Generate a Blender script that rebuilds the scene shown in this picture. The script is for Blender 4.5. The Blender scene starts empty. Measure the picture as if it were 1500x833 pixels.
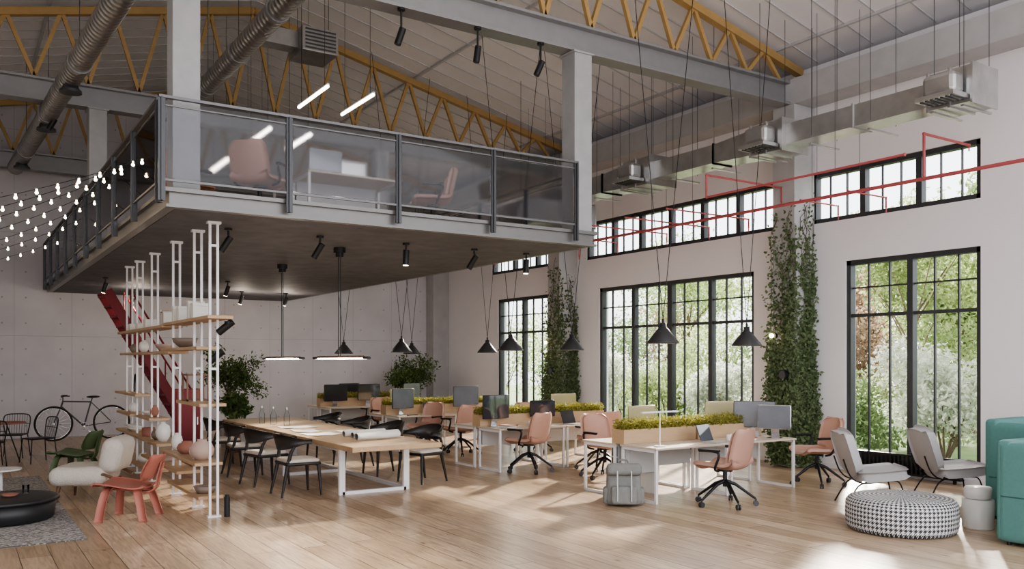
import bpy, math, random
import numpy as np
from mathutils import Vector, Matrix
random.seed(7); rng=np.random.default_rng(7)
SC=bpy.context.scene; COL=SC.collection
A=math.atan(820/1250); H=1.9
V=Vector
# ------------------------------------------------------------------ materials
MATS={}
def nt(name):
    m=bpy.data.materials.new(name); m.use_nodes=True
    n=m.node_tree.nodes; l=m.node_tree.links
    return m,n,l,n['Principled BSDF']
def mat(name,col,rough=.5,metal=0,var=.1,scale=6,bump=0,bscale=80,emit=0,spec=.5,stretch=None,trans=0,coat=0,sheen=0):
    if name in MATS: return MATS[name]
    m,n,l,b=nt(name)
    tc=n.new('ShaderNodeTexCoord'); mp=n.new('ShaderNodeMapping'); l.new(tc.outputs['Object'],mp.inputs[0])
    if stretch: mp.inputs['Scale'].default_value=stretch
    no=n.new('ShaderNodeTexNoise'); no.inputs['Scale'].default_value=scale; no.inputs['Detail'].default_value=5
    l.new(mp.outputs[0],no.inputs['Vector'])
    mx=n.new('ShaderNodeMix'); mx.data_type='RGBA'
    mx.inputs[6].default_value=tuple(c*(1-var) for c in col)+(1,)
    mx.inputs[7].default_value=tuple(min(1,c*(1+var)) for c in col)+(1,)
    l.new(no.outputs['Fac'],mx.inputs[0]); l.new(mx.outputs[2],b.inputs['Base Color'])
    b.inputs['Roughness'].default_value=rough; b.inputs['Metallic'].default_value=metal
    b.inputs['Specular IOR Level'].default_value=spec
    b.inputs['Coat Weight'].default_value=coat
    if emit:
        b.inputs['Emission Color'].default_value=tuple(col)+(1,); b.inputs['Emission Strength'].default_value=emit
    if bump:
        n2=n.new('ShaderNodeTexNoise'); n2.inputs['Scale'].default_value=bscale; n2.inputs['Detail'].default_value=3
        l.new(mp.outputs[0],n2.inputs['Vector'])
        bp=n.new('ShaderNodeBump'); bp.inputs['Strength'].default_value=bump; bp.inputs['Distance'].default_value=.01
        l.new(n2.outputs['Fac'],bp.inputs['Height']); l.new(bp.outputs[0],b.inputs['Normal'])
    MATS[name]=m; return m
def leafmat(name,c1,c2,tr=.45):
    m,n,l,b=nt(name)
    g=n.new('ShaderNodeNewGeometry'); mx=n.new('ShaderNodeMix'); mx.data_type='RGBA'
    mx.inputs[6].default_value=tuple(c1)+(1,); mx.inputs[7].default_value=tuple(c2)+(1,)
    l.new(g.outputs['Random Per Island'],mx.inputs[0]); l.new(mx.outputs[2],b.inputs['Base Color'])
    b.inputs['Roughness'].default_value=.6
    t=n.new('ShaderNodeBsdfTranslucent'); l.new(mx.outputs[2],t.inputs[0])
    s=n.new('ShaderNodeMixShader'); s.inputs[0].default_value=tr
    l.new(b.outputs[0],s.inputs[1]); l.new(t.outputs[0],s.inputs[2]); l.new(s.outputs[0],n['Material Output'].inputs[0])
    return m
def glassmat(name,tint=(1,1,1),gl=.12,rough=0.02):
    m,n,l,b=nt(name); n.remove(b)
    t=n.new('ShaderNodeBsdfTransparent'); t.inputs[0].default_value=tuple(tint)+(1,)
    g=n.new('ShaderNodeBsdfGlossy'); g.inputs['Roughness'].default_value=rough
    lw=n.new('ShaderNodeLayerWeight'); lw.inputs[0].default_value=gl
    s=n.new('ShaderNodeMixShader'); l.new(lw.outputs['Fresnel'],s.inputs[0]); l.new(t.outputs[0],s.inputs[1]); l.new(g.outputs[0],s.inputs[2])
    l.new(s.outputs[0],n['Material Output'].inputs[0]); return m
def frosted(name):
    m,n,l,b=nt(name); n.remove(b)
    r1=n.new('ShaderNodeBsdfRefraction'); r1.inputs['Color'].default_value=(.84,.84,.86,1); r1.inputs['IOR'].default_value=1.12; r1.inputs['Roughness'].default_value=.16
    g=n.new('ShaderNodeBsdfGlossy'); g.inputs['Roughness'].default_value=.04; g.inputs['Color'].default_value=(.9,.9,.92,1)
    lw=n.new('ShaderNodeLayerWeight'); lw.inputs[0].default_value=.22
    s=n.new('ShaderNodeMixShader'); l.new(lw.outputs['Fresnel'],s.inputs[0]); l.new(r1.outputs[0],s.inputs[1]); l.new(g.outputs[0],s.inputs[2])
    l.new(s.outputs[0],n['Material Output'].inputs[0]); return m
# floor planks
def floormat():
    m,n,l,b=nt('oak_planks')
    tc=n.new('ShaderNodeTexCoord'); mp=n.new('ShaderNodeMapping'); mp.inputs['Rotation'].default_value=(0,0,math.radians(90))
    l.new(tc.outputs['Object'],mp.inputs[0])
    br=n.new('ShaderNodeTexBrick'); br.inputs['Scale'].default_value=1; br.inputs['Brick Width'].default_value=2.8; br.inputs['Row Height'].default_value=.27
    br.inputs['Mortar Size'].default_value=.0045; br.inputs['Color1'].default_value=(.41,.29,.185,1); br.inputs['Color2'].default_value=(.62,.47,.33,1)
    br.inputs['Mortar'].default_value=(.12,.08,.05,1); br.offset=.37; br.inputs['Mortar Smooth'].default_value=.2
    l.new(mp.outputs[0],br.inputs['Vector'])
    mp2=n.new('ShaderNodeMapping'); mp2.inputs['Scale'].default_value=(11,.8,1); l.new(tc.outputs['Object'],mp2.inputs[0])
    no=n.new('ShaderNodeTexNoise'); no.inputs['Scale'].default_value=2.2; no.inputs['Detail'].default_value=8; no.inputs['Distortion'].default_value=1.4; l.new(mp2.outputs[0],no.inputs['Vector'])
    cr=n.new('ShaderNodeValToRGB'); cr.color_ramp.elements[0].position=.3; cr.color_ramp.elements[0].color=(.62,.59,.56,1); cr.color_ramp.elements[1].position=.62; cr.color_ramp.elements[1].color=(1.08,1.08,1.08,1)
    l.new(no.outputs['Fac'],cr.inputs[0])
    mx=n.new('ShaderNodeMix'); mx.data_type='RGBA'; mx.blend_type='MULTIPLY'; mx.inputs[0].default_value=.85
    l.new(br.outputs['Color'],mx.inputs[6]); l.new(cr.outputs[0],mx.inputs[7])
    vo=n.new('ShaderNodeTexVoronoi'); vo.inputs['Scale'].default_value=1.0; mp3=n.new('ShaderNodeMapping'); mp3.inputs['Scale'].default_value=(3.4,1.5,1); l.new(tc.outputs['Object'],mp3.inputs[0]); l.new(mp3.outputs[0],vo.inputs['Vector'])
    kr=n.new('ShaderNodeMapRange'); kr.inputs[1].default_value=.03; kr.inputs[2].default_value=.10; kr.inputs[3].default_value=.4; kr.inputs[4].default_value=1; l.new(vo.outputs['Distance'],kr.inputs[0])
    m3=n.new('ShaderNodeMix'); m3.data_type='RGBA'; m3.blend_type='MULTIPLY'; m3.inputs[0].default_value=1; l.new(mx.outputs[2],m3.inputs[6]); l.new(kr.outputs[0],m3.inputs[7])
    l.new(m3.outputs[2],b.inputs['Base Color'])
    b.inputs['Roughness'].default_value=.31
    bp=n.new('ShaderNodeBump'); bp.inputs['Strength'].default_value=.2; bp.inputs['Distance'].default_value=.004
    l.new(br.outputs['Fac'],bp.inputs['Height']); bp.invert=True; l.new(bp.outputs[0],b.inputs['Normal'])
    return m
def mth(n,l,op,a,b=None):
    k=n.new('ShaderNodeMath'); k.operation=op
    for i,x in enumerate((a,b)):
        if x is None: continue
        if isinstance(x,(int,float)): k.inputs[i].default_value=x
        else: l.new(x,k.inputs[i])
    return k.outputs[0]
def concretemat():
    m,n,l,b=nt('concrete_panels')
    tc=n.new('ShaderNodeTexCoord'); sp=n.new('ShaderNodeSeparateXYZ'); l.new(tc.outputs['Object'],sp.inputs[0])
    fx=mth(n,l,'FRACT',mth(n,l,'DIVIDE',sp.outputs[0],1.25)); fz=mth(n,l,'FRACT',mth(n,l,'DIVIDE',sp.outputs[2],2.5))
    jx=mth(n,l,'LESS_THAN',fx,.007); jz=mth(n,l,'LESS_THAN',fz,.0035)
    hx=mth(n,l,'SUBTRACT',mth(n,l,'ABSOLUTE',mth(n,l,'SUBTRACT',fx,.5)),.3)
    f2=mth(n,l,'FRACT',mth(n,l,'DIVIDE',sp.outputs[2],.625)); hz=mth(n,l,'MULTIPLY',mth(n,l,'SUBTRACT',f2,.5),.5)
    dd=mth(n,l,'ADD',mth(n,l,'MULTIPLY',hx,hx),mth(n,l,'MULTIPLY',hz,hz)); hole=mth(n,l,'LESS_THAN',dd,.0003)
    k=mth(n,l,'MAXIMUM',mth(n,l,'MAXIMUM',jx,jz),hole)
    no=n.new('ShaderNodeTexNoise'); no.inputs['Scale'].default_value=1.3; no.inputs['Detail'].default_value=8; l.new(tc.outputs['Object'],no.inputs['Vector'])
    mx=n.new('ShaderNodeMix'); mx.data_type='RGBA'; mx.inputs[6].default_value=(.50,.49,.53,1); mx.inputs[7].default_value=(.68,.67,.71,1); l.new(no.outputs['Fac'],mx.inputs[0])
    m2=n.new('ShaderNodeMix'); m2.data_type='RGBA'; m2.inputs[7].default_value=(.38,.37,.39,1); l.new(k,m2.inputs[0]); l.new(mx.outputs[2],m2.inputs[6])
    l.new(m2.outputs[2],b.inputs['Base Color']); b.inputs['Roughness'].default_value=.8; return m
def houndmat():
    m,n,l,b=nt('houndstooth_knit')
    tc=n.new('ShaderNodeTexCoord'); sp=n.new('ShaderNodeSeparateXYZ'); l.new(tc.outputs['Object'],sp.inputs[0])
    x,y,z=sp.outputs
    ang=mth(n,l,'ARCTAN2',y,x); r=mth(n,l,'SQRT',mth(n,l,'ADD',mth(n,l,'MULTIPLY',x,x),mth(n,l,'MULTIPLY',y,y)))
    u=mth(n,l,'MULTIPLY',ang,76/(2*math.pi)); v=mth(n,l,'DIVIDE',mth(n,l,'SUBTRACT',z,r),.048)
    a=mth(n,l,'GREATER_THAN',mth(n,l,'FRACT',u),.5); c=mth(n,l,'GREATER_THAN',mth(n,l,'FRACT',v),.5)
    s=mth(n,l,'GREATER_THAN',mth(n,l,'FRACT',mth(n,l,'MULTIPLY',mth(n,l,'SUBTRACT',u,v),2)),.5)
    ab=mth(n,l,'MULTIPLY',a,c); xr=mth(n,l,'ABSOLUTE',mth(n,l,'SUBTRACT',a,c)); res=mth(n,l,'ADD',ab,mth(n,l,'MULTIPLY',xr,s))
    mx=n.new('ShaderNodeMix'); mx.data_type='RGBA'; mx.inputs[6].default_value=(.66,.66,.66,1); mx.inputs[7].default_value=(.04,.04,.045,1); l.new(res,mx.inputs[0])
    l.new(mx.outputs[2],b.inputs['Base Color']); b.inputs['Roughness'].default_value=.9; return m
def rugmat():
    m,n,l,b=nt('woven_rug')
    tc=n.new('ShaderNodeTexCoord'); w=n.new('ShaderNodeTexWave'); w.bands_direction='Y'; w.inputs['Scale'].default_value=5; w.inputs['Distortion'].default_value=5; w.inputs['Detail'].default_value=4; w.inputs['Detail Scale'].default_value=6
    l.new(tc.outputs['Object'],w.inputs['Vector']); cr=n.new('ShaderNodeValToRGB')
    cr.color_ramp.elements[0].color=(.11,.10,.10,1); cr.color_ramp.elements[0].position=.3; cr.color_ramp.elements[1].color=(.5,.48,.46,1); cr.color_ramp.elements[1].position=.6
    l.new(w.outputs['Fac'],cr.inputs[0]); l.new(cr.outputs[0],b.inputs['Base Color']); b.inputs['Roughness'].default_value=1; return m
WHITEW=mat('white_plaster',(.77,.76,.79),.85,var=.03,scale=1.2,bump=.08)
CEIL=mat('painted_roof_panel',(.72,.715,.75),.7,var=.05,scale=1)
CONC=mat('grey_concrete',(.42,.42,.43),.75,var=.18,scale=3,bump=.15)
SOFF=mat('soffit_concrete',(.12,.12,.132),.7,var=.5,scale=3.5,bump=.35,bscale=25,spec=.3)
STEEL=mat('grey_painted_steel',(.29,.29,.30),.42,.4,var=.1)
DSTEEL=mat('dark_steel',(.075,.078,.085),.4,.5,var=.08)
BLACK=mat('black_metal',(.018,.018,.02),.4,.3,var=.1)
WFRAME=mat('charcoal_window_steel',(.06,.064,.07),.45,.3)
YEL=mat('ochre_painted_steel',(.43,.285,.12),.55,.1,var=.14)
GALV=mat('galvanised_sheet',(.50,.50,.50),.3,.85,var=.3,scale=4)
GALVD=mat('spiral_galvanised_sheet',(.38,.375,.37),.3,.88,var=.35,scale=4)
RED=mat('red_paint',(.45,.10,.11),.5,.0)
REDST=mat('dark_red_paint',(.22,.018,.028),.5,.1)
WHT=mat('white_powder_coat',(.76,.76,.78),.4,var=.02)
OAK=mat('oak_wood',(.48,.335,.20),.45,var=.22,scale=3,stretch=(6,1,6))
OAKL=mat('pale_oak',(.47,.325,.20),.5,var=.15,scale=3,stretch=(6,1,6))
WALN=mat('walnut_wood',(.16,.08,.045),.5,var=.25,scale=4,stretch=(5,5,1))
PINK=mat('salmon_leather',(.48,.285,.225),.5,var=.08,bump=.1,bscale=150)
REDCH=mat('red_stained_ply',(.42,.15,.115),.5,var=.12,scale=4,stretch=(8,1,1))
GRNCH=mat('green_stained_ply',(.09,.14,.065),.5,var=.15,scale=4,stretch=(8,1,1))
CREAM=mat('cream_boucle',(.64,.60,.55),.95,var=.1,scale=40,bump=.9,bscale=90)
GREYF=mat('light_grey_fabric',(.47,.46,.47),.9,var=.06,scale=30,bump=.3,bscale=200)
TEAL=mat('teal_fabric',(.10,.23,.215),.95,var=.08,scale=30,bump=.3,bscale=200)
BKPK=mat('grey_canvas',(.21,.21,.20),.9,var=.18,scale=12,bump=.4)
SEATC=mat('cream_seat_pad',(.56,.51,.45),.8,var=.05)
BWOOD=mat('black_stained_wood',(.022,.020,.020),.42,var=.2)
PAPER=mat('paper',(.74,.73,.70),.8,var=.02)
GREYP=mat('pale_grey_laminate',(.55,.56,.57),.5,var=.03)
TERR=mat('terracotta',(.33,.15,.11),.8)
CLAY=mat('pinkish_clay',(.48,.36,.31),.8)
CERW=mat('white_ceramic',(.72,.71,.69),.3,var=.03)
TAUP=mat('taupe_ceramic',(.22,.17,.14),.5)
CHR=mat('chrome',(.7,.7,.72),.15,1,var=.03)
RUBB=mat('black_rubber',(.02,.02,.02),.7)
SCR=mat('dark_glossy_screen',(.03,.035,.045),.08,0,var=.3,coat=1)
SCRB=mat('reflection_tinted_screen',(.15,.165,.19),.12,0,var=.6,scale=1.5,coat=1)  # pale mottled base colour stands in for bright reflections; nothing is emitted
OLIVE=mat('olive_lacquer',(.34,.31,.18),.4)
GLOW=mat('warm_glow',(1,.78,.50),.5,emit=22,var=0)
GLOWW=mat('white_glow',(1,.92,.82),.5,emit=9,var=0)
BARK=mat('bark',(.16,.12,.09),.9,var=.3,scale=10)
GLASS=glassmat('clear_glass',(.97,.98,.98),gl=.08)
RGLASS=frosted('hazy_railing_glass')
BGLASS=glassmat('bottle_glass',(.93,.96,.96),gl=.12)
LF_IN=leafmat('houseplant_leaf',(.03,.07,.015),(.14,.20,.06),.3)
LF_IVY=leafmat('ivy_leaf',(.055,.09,.035),(.19,.25,.12),.35)
LF_GR=leafmat('box_grass',(.18,.18,.03),(.46,.42,.11),.35)
LF_O=[leafmat('garden_leaf_green',(.12,.19,.08),(.36,.45,.22),.5),leafmat('garden_leaf_silver',(.40,.45,.36),(.74,.76,.67),.5),leafmat('garden_leaf_russet',(.22,.14,.10),(.42,.32,.22),.5),leafmat('garden_leaf_lime',(.22,.30,.11),(.48,.55,.29),.55)]
# ------------------------------------------------------------------ mesh builder
class M:
    def __init__(s): s.v=[];s.f=[];s.mi=[];s.sm=[]
    def add(s,vs,fs,m=0,sm=False):
        o=len(s.v); s.v+= [tuple(x) for x in vs]
        for f in fs: s.f.append(tuple(i+o for i in f)); s.mi.append(m); s.sm.append(sm)
        return s
    def box(s,c,d,m=0,R=None):
        c=V(c); h=[x/2 for x in d]
        vs=[V((a*h[0],b*h[1],e*h[2])) for a in(-1,1) for b in(-1,1) for e in(-1,1)]
        if R is not None:
            if isinstance(R,(int,float)): R=Matrix.Rotation(R,3,'Z')
            vs=[R@x for x in vs]
        return s.add([c+x for x in vs],[(0,1,3,2),(4,6,7,5),(0,4,5,1),(2,3,7,6),(0,2,6,4),(1,5,7,3)],m)
    def bx(s,x0,x1,y0,y1,z0,z1,m=0): return s.box(((x0+x1)/2,(y0+y1)/2,(z0+z1)/2),(x1-x0,y1-y0,z1-z0),m)
    def rbox(s,c,d,r,m=0,R=None,n=6,bulge=0,taper=0):
        c=V(c); hx,hy,hz=[x/2 for x in d]; N=n*2
        idx={};vs=[];fs=[]
        def key(x,y,z):
            k=(x,y,z)
            if k in idx: return idx[k]
            q=[t/n for t in k]
            P=V((q[0]*hx,q[1]*hy,q[2]*hz))
            inner=V((max(-hx+r,min(hx-r,P.x)) if hx>r else 0,max(-hy+r,min(hy-r,P.y)) if hy>r else 0,max(-hz+r,min(hz-r,P.z)) if hz>r else 0))
            D=P-inner
            if D.length>1e-6:
                L=V((D.x/min(r,hx),D.y/min(r,hy),D.z/min(r,hz))); 
                L.normalize(); P=inner+V((L.x*min(r,hx),L.y*min(r,hy),L.z*min(r,hz)))
            if bulge: P.z*=1+bulge*(1-q[0]**2)*(1-q[1]**2)
            if taper: P.x*=1-taper*(q[2]+1)/2; P.y*=1-taper*1.4*(q[2]+1)/2
            if R is not None: P=R@P
            idx[k]=len(vs); vs.append(c+P); return idx[k]
        S=[-n+i for i in range(N+1)]
        for a in range(N):
            for b in range(N):
                x0,x1,y0,y1=S[a],S[a+1],S[b],S[b+1]
                fs.append((key(x0,y0,n),key(x1,y0,n),key(x1,y1,n),key(x0,y1,n)))
                fs.append((key(x0,y0,-n),key(x0,y1,-n),key(x1,y1,-n),key(x1,y0,-n)))
                fs.append((key(x0,n,y0),key(x0,n,y1),key(x1,n,y1),key(x1,n,y0)))
                fs.append((key(x0,-n,y0),key(x1,-n,y0),key(x1,-n,y1),key(x0,-n,y1)))
                fs.append((key(n,x0,y0),key(n,x1,y0),key(n,x1,y1),key(n,x0,y1)))
                fs.append((key(-n,x0,y0),key(-n,x0,y1),key(-n,x1,y1),key(-n,x1,y0)))
        return s.add(vs,fs,m,True)
    def tube(s,pts,r,seg=8,m=0,caps=True,sm=True):
        pts=[V(p) for p in pts]; n=len(pts); rs=r if isinstance(r,(list,tuple)) else [r]*n
        vs=[];prev=None
        for i,p in enumerate(pts):
            t=(pts[min(i+1,n-1)]-pts[max(i-1,0)])
            if t.length<1e-9: t=V((0,0,1))
            t.normalize()
            if prev is None:
                u=t.cross(V((0,0,1)))
                if u.length<.05: u=t.cross(V((0,1,0)))
            else: u=prev-t*prev.dot(t)
            u.normalize(); prev=u; w=t.cross(u)
            for k in range(seg):
                a=2*math.pi*(k+.5)/seg; vs.append(p+(u*math.cos(a)+w*math.sin(a))*rs[i])
        fs=[]
        for i in range(n-1):
            for k in range(seg):
                k2=(k+1)%seg; fs.append((i*seg+k,i*seg+k2,(i+1)*seg+k2,(i+1)*seg+k))
        s.add(vs,fs,m,sm and seg>4)
        if caps:
            s.add(vs[:seg],[tuple(range(seg))[::-1]],m); s.add(vs[-seg:],[tuple(range(seg))],m)
        return s
    def cyl(s,p0,p1,r0,r1=None,seg=12,m=0): return s.tube([p0,p1],[r0,r0 if r1 is None else r1],seg,m)
    def bar(s,p0,p1,w,m=0):
        return s.tube([p0,p1],w*.7071,4,m)
    def lathe(s,prof,c=(0,0,0),seg=24,m=0,sm=True):
        c=V(c); vs=[];fs=[];n=len(prof)
        for (r,z) in prof:
            for k in range(seg):
                a=2*math.pi*k/seg; vs.append(c+V((r*math.cos(a),r*math.sin(a),z)))
        for i in range(n-1):
            for k in range(seg):
                k2=(k+1)%seg; fs.append((i*seg+k,i*seg+k2,(i+1)*seg+k2,(i+1)*seg+k))
        return s.add(vs,fs,m,sm)
    def ell(s,c,r,seg=16,ring=8,m=0):
        if isinstance(r,(int,float)): r=(r,r,r)
        c=V(c); vs=[];fs=[]
        for i in range(ring+1):
            t=math.pi*i/ring
            for k in range(seg):
                a=2*math.pi*k/seg; vs.append(c+V((r[0]*math.sin(t)*math.cos(a),r[1]*math.sin(t)*math.sin(a),-r[2]*math.cos(t))))
        for i in range(ring):
            for k in range(seg):
                k2=(k+1)%seg; fs.append((i*seg+k,i*seg+k2,(i+1)*seg+k2,(i+1)*seg+k))
        return s.add(vs,fs,m,True)
    def torus(s,c,R,r,axis='Y',seg=40,sg=8,m=0):
        pts=[]
        for k in range(seg+1):
            a=2*math.pi*k/seg
            q=(R*math.cos(a),0,R*math.sin(a)) if axis=='Y' else ((0,R*math.cos(a),R*math.sin(a)) if axis=='X' else (R*math.cos(a),R*math.sin(a),0))
            pts.append(V(c)+V(q))
        return s.tube(pts,r,sg,m,caps=False)
    def sheet(s,P,t,m=0):
        n=len(P);k=len(P[0]); T=[];B=[]
        for i in range(n):
            for j in range(k):
                a=P[min(i+1,n-1)][j]-P[max(i-1,0)][j]; b=P[i][min(j+1,k-1)]-P[i][max(j-1,0)]
                N=a.cross(b); N.normalize(); T.append(P[i][j]+N*t/2); B.append(P[i][j]-N*t/2)
        fs=[];o=n*k
        for i in range(n-1):
            for j in range(k-1):
                a,b,c,d=i*k+j,i*k+j+1,(i+1)*k+j+1,(i+1)*k+j
                fs.append((a,d,c,b)); fs.append((o+a,o+b,o+c,o+d))
        for i in range(n-1):
            for j in (0,k-1):
                a,b=i*k+j,(i+1)*k+j; fs.append((a,o+a,o+b,b) if j else (a,b,o+b,o+a))
        for j in range(k-1):
            for i in (0,n-1):
                a,b=i*k+j,i*k+j+1; fs.append((a,b,o+b,o+a) if i else (a,o+a,o+b,b))
        return s.add(T+B,fs,m,True)
    def mesh(s,name,mats):
        me=bpy.data.meshes.new(name); me.from_pydata(s.v,[],s.f)
        for m in mats: me.materials.append(m)
        me.polygons.foreach_set('material_index',s.mi); me.polygons.foreach_set('use_smooth',s.sm); me.update(); return me
def cr(pts,n):
    out=[];k=len(pts)
    for i in range(k-1):
        p0=pts[max(i-1,0)];p1=pts[i];p2=pts[i+1];p3=pts[min(i+2,k-1)]
        for j in range(n):
            t=j/n; out.append(tuple(.5*((2*b)+(-a+c)*t+(2*a-5*b+4*c-d)*t*t+(-a+3*b-3*c+d)*t**3) for a,b,c,d in zip(p0,p1,p2,p3)))
    out.append(tuple(pts[-1])); return out
def setp(o,label=None,cat=None,group=None,kind=None):
    if label: o['label']=label
    if cat: o['category']=cat
    if group: o['group']=group
    if kind: o['kind']=kind
def obj(name,mb,mats,label=None,cat=None,loc=(0,0,0),rot=(0,0,0),parent=None,group=None,kind=None,bevel=0):
    if not isinstance(mats,(list,tuple)): mats=[mats]
    o=bpy.data.objects.new(name,mb.mesh(name,mats) if isinstance(mb,M) else mb); COL.objects.link(o)
    o.location=loc; o.rotation_euler=rot; o.parent=parent
    if bevel:
        b=o.modifiers.new('bevel','BEVEL'); b.width=bevel; b.segments=2; b.limit_method='ANGLE'
    setp(o,label,cat,group,kind); return o
def part(p,name,mb,mats,label=None,bevel=0,loc=(0,0,0),rot=(0,0,0)): return obj(name,mb,mats,label,parent=p,bevel=bevel,loc=loc,rot=rot)
def root(name,label,cat,loc=(0,0,0),rz=0,group=None):
    o=bpy.data.objects.new(name,None); o.empty_display_size=.1; COL.objects.link(o); o.location=loc; o.rotation_euler=(0,0,rz); setp(o,label,cat,group); return o
def clone(r,loc,rz=0,label=None,sc=None):
    def rec(o,p):
        c=o.copy(); COL.objects.link(c); c.parent=p
        for ch in list(o.children): rec(ch,c)
        return c
    c=rec(r,None); c.location=loc; c.rotation_euler=(0,0,rz)
    if sc: c.scale=(sc,)*3
    if label: c['label']=label
    return c
def leafmesh(pts,size,m,flat=None,asp=.5):
    n=len(pts); P=np.asarray(pts,float)
    a=rng.normal(size=(n,3)); 
    if flat is not None: a=a*.35+np.asarray(flat)
    a/=np.linalg.norm(a,axis=1)[:,None]
    b=rng.normal(size=(n,3)); b-= (b*a).sum(1)[:,None]*a; b/=np.linalg.norm(b,axis=1)[:,None]
    c=np.cross(a,b); s=(size*rng.uniform(.6,1.3,n))[:,None]
    vs=np.stack([P-b*s,P+c*s*asp+a*s*.15,P+b*s,P-c*s*asp+a*s*.15],1).reshape(-1,3)
    mb=M(); mb.v=[tuple(x) for x in vs]; mb.f=[(4*i,4*i+1,4*i+2,4*i+3) for i in range(n)]; mb.mi=[m]*n; mb.sm=[False]*n
    return mb
def blob(n,c,r,lumps=7,hollow=.55):
    r=np.array(r); C=np.array(c)+rng.normal(size=(lumps,3))*r*.40
    d=rng.normal(size=(n,3)); d/=np.linalg.norm(d,axis=1)[:,None]
    return C[rng.integers(lumps,size=n)]+d*r*.5*rng.uniform(hollow,1,size=(n,1))
# ------------------------------------------------------------------ camera
cam=bpy.data.cameras.new('camera'); co=bpy.data.objects.new('camera',cam); COL.objects.link(co)
co.location=(0,0,H); co.rotation_euler=(math.pi/2,0,-A); cam.lens=30; cam.sensor_width=36; cam.shift_y=111.5/1500; cam.clip_end=300
SC.camera=co
# ------------------------------------------------------------------ shell
XW=13.0; YB=23.9; XL=-3.2; RX=5.05
def roofz(x): return 9.05-.225*abs(x-RX)
obj('floor',M().bx(XL-.3,XW+.3,-1,YB+.3,-.1,0),floormat(),'wide light oak plank floor',kind='structure')
Z1,Z2,Z3,Z4=.19,3.635,4.36,5.27
lows=[(6.90,9.24,2),(11.27,16.01,4),(18.10,20.56,2)]
ups=[(6.90,9.95,3),(10.75,16.5,6),(17.6,20.9,3)]
def wallcells(rng_,zr,holes,th0,th1):
    mb=M(); us=sorted({rng_[0],rng_[1],*[h[0] for h in holes],*[h[1] for h in holes]}); zs=sorted({zr[0],zr[1],*[h[2] for h in holes],*[h[3] for h in holes]})
    for a,b in zip(us,us[1:]):
        for c,d in zip(zs,zs[1:]):
            mu,mz=(a+b)/2,(c+d)/2
            if any(h[0]<mu<h[1] and h[2]<mz<h[3] for h in holes): continue
            mb.bx(th0,th1,a,b,c,d)
    return mb
holes=[(a,b,Z1,Z2) for a,b,_ in lows]+[(a,b,Z3,Z4) for a,b,_ in ups]
obj('wall_right',wallcells((-1,YB),(0,7.2),holes,XW,XW+.3),WHITEW,'white plastered wall with tall windows',kind='structure')
obj('wall_left',wallcells((-1,YB),(0,7.15),[(0,2.5,.9,3.6),(4,6.5,.9,3.6)],XL-.3,XL),WHITEW,'white plastered side wall',kind='structure')
mb=M(); mb.bx(XL-.3,XW+.3,YB,YB+.3,0,7.2)
mb.add([(XL,YB,7.2),(XW+.3,YB,7.2),(RX,YB,9.0)],[(0,1,2)])
obj('wall_back',mb,concretemat(),'pale concrete panel wall with tie holes',kind='structure')
mb=M()
for (xa,xb) in ((RX,XW+.35),(XL-.35,RX)):
    za,zb=roofz(xa),roofz(xb)
    mb.add([(xa,-1,za),(xb,-1,zb),(xb,YB+.3,zb),(xa,YB+.3,za),(xa,-1,za+.15),(xb,-1,zb+.15),(xb,YB+.3,zb+.15),(xa,YB+.3,za+.15)],[(0,3,2,1),(4,5,6,7),(0,1,5,4),(2,3,7,6),(0,4,7,3),(1,2,6,5)])
obj('ceiling',mb,CEIL,'white panelled gable roof underside',kind='structure')
mb=M()
y=3.2
while y<YB:
    for xb in (XW,XL):
        mb.bar((RX,y,roofz(RX)-.008),(xb,y,roofz(xb)-.008),.026)
    y+=.55
for k in (3.6,7.2):
    for s_ in (1,-1):
        x=RX+s_*k; mb.bar((x,2,roofz(x)-.02),(x,YB,roofz(x)-.02),.05)
obj('trim_1',mb,mat('roof_seam_grey',(.48,.48,.51),.6),'thin roof panel seam ribs',kind='structure')
obj('trim_2',M().bx(12.45,XW,-1,YB,6.45,6.9),CONC,'concrete eaves beam along the wall',kind='structure',bevel=.01)
obj('baseboard_right',M().bx(12.985,XW,-1,YB,0,.09),WHT,'low white skirting',kind='structure')
def window(i,y0,y1,z0,z1,bays,low):
    mb=M(); x0,x1=XW+.06,XW+.16; fw=.08
    def vb(y,w,a,b,xd=0): mb.bx(x0+xd,x1-xd,y-w/2,y+w/2,a,b)
    def hb(z,w,a,b,xd=0): mb.bx(x0+xd,x1-xd,a,b,z-w/2,z+w/2)
    vb(y0+fw/2,fw,z0,z1,-.02); vb(y1-fw/2,fw,z0,z1,-.02); hb(z0+fw/2,fw,y0,y1,-.02); hb(z1-fw/2,fw,y0,y1,-.02)
    bw=(y1-y0)/bays
    for b in range(bays):
        ya=y0+b*bw; yb=ya+bw
        if b: vb(ya,.14 if (low and b%2==0) else .10,z0,z1,-.015)
        if low:
            hb(2.68,.055,ya,yb,.01)
            for c in (1,2): vb(ya+bw*c/3,.026,z0,z1,.03)
            hb((2.68+z1)/2,.026,ya,yb,.03)
        else:
            hb((z0+z1)/2,.02,ya,yb,.03)
            vb(ya+bw/3,.02,z0,z1,.03); vb(ya+2*bw/3,.02,z0,z1,.03)
    o=obj('window_%d'%i,mb,WFRAME,'tall black steel-framed window with small upper panes' if low else 'black steel clerestory window',kind='structure')
    obj('window_glass',M().bx(XW+.108,XW+.112,y0+.02,y1-.02,z0+.02,z1-.02),GLASS,parent=o)
i=1
for a,b,n in lows: window(i,a,b,Z1,Z2,n,True); i+=1
for a,b,n in ups: window(i,a,b,Z3,Z4,n,False); i+=1
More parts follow.
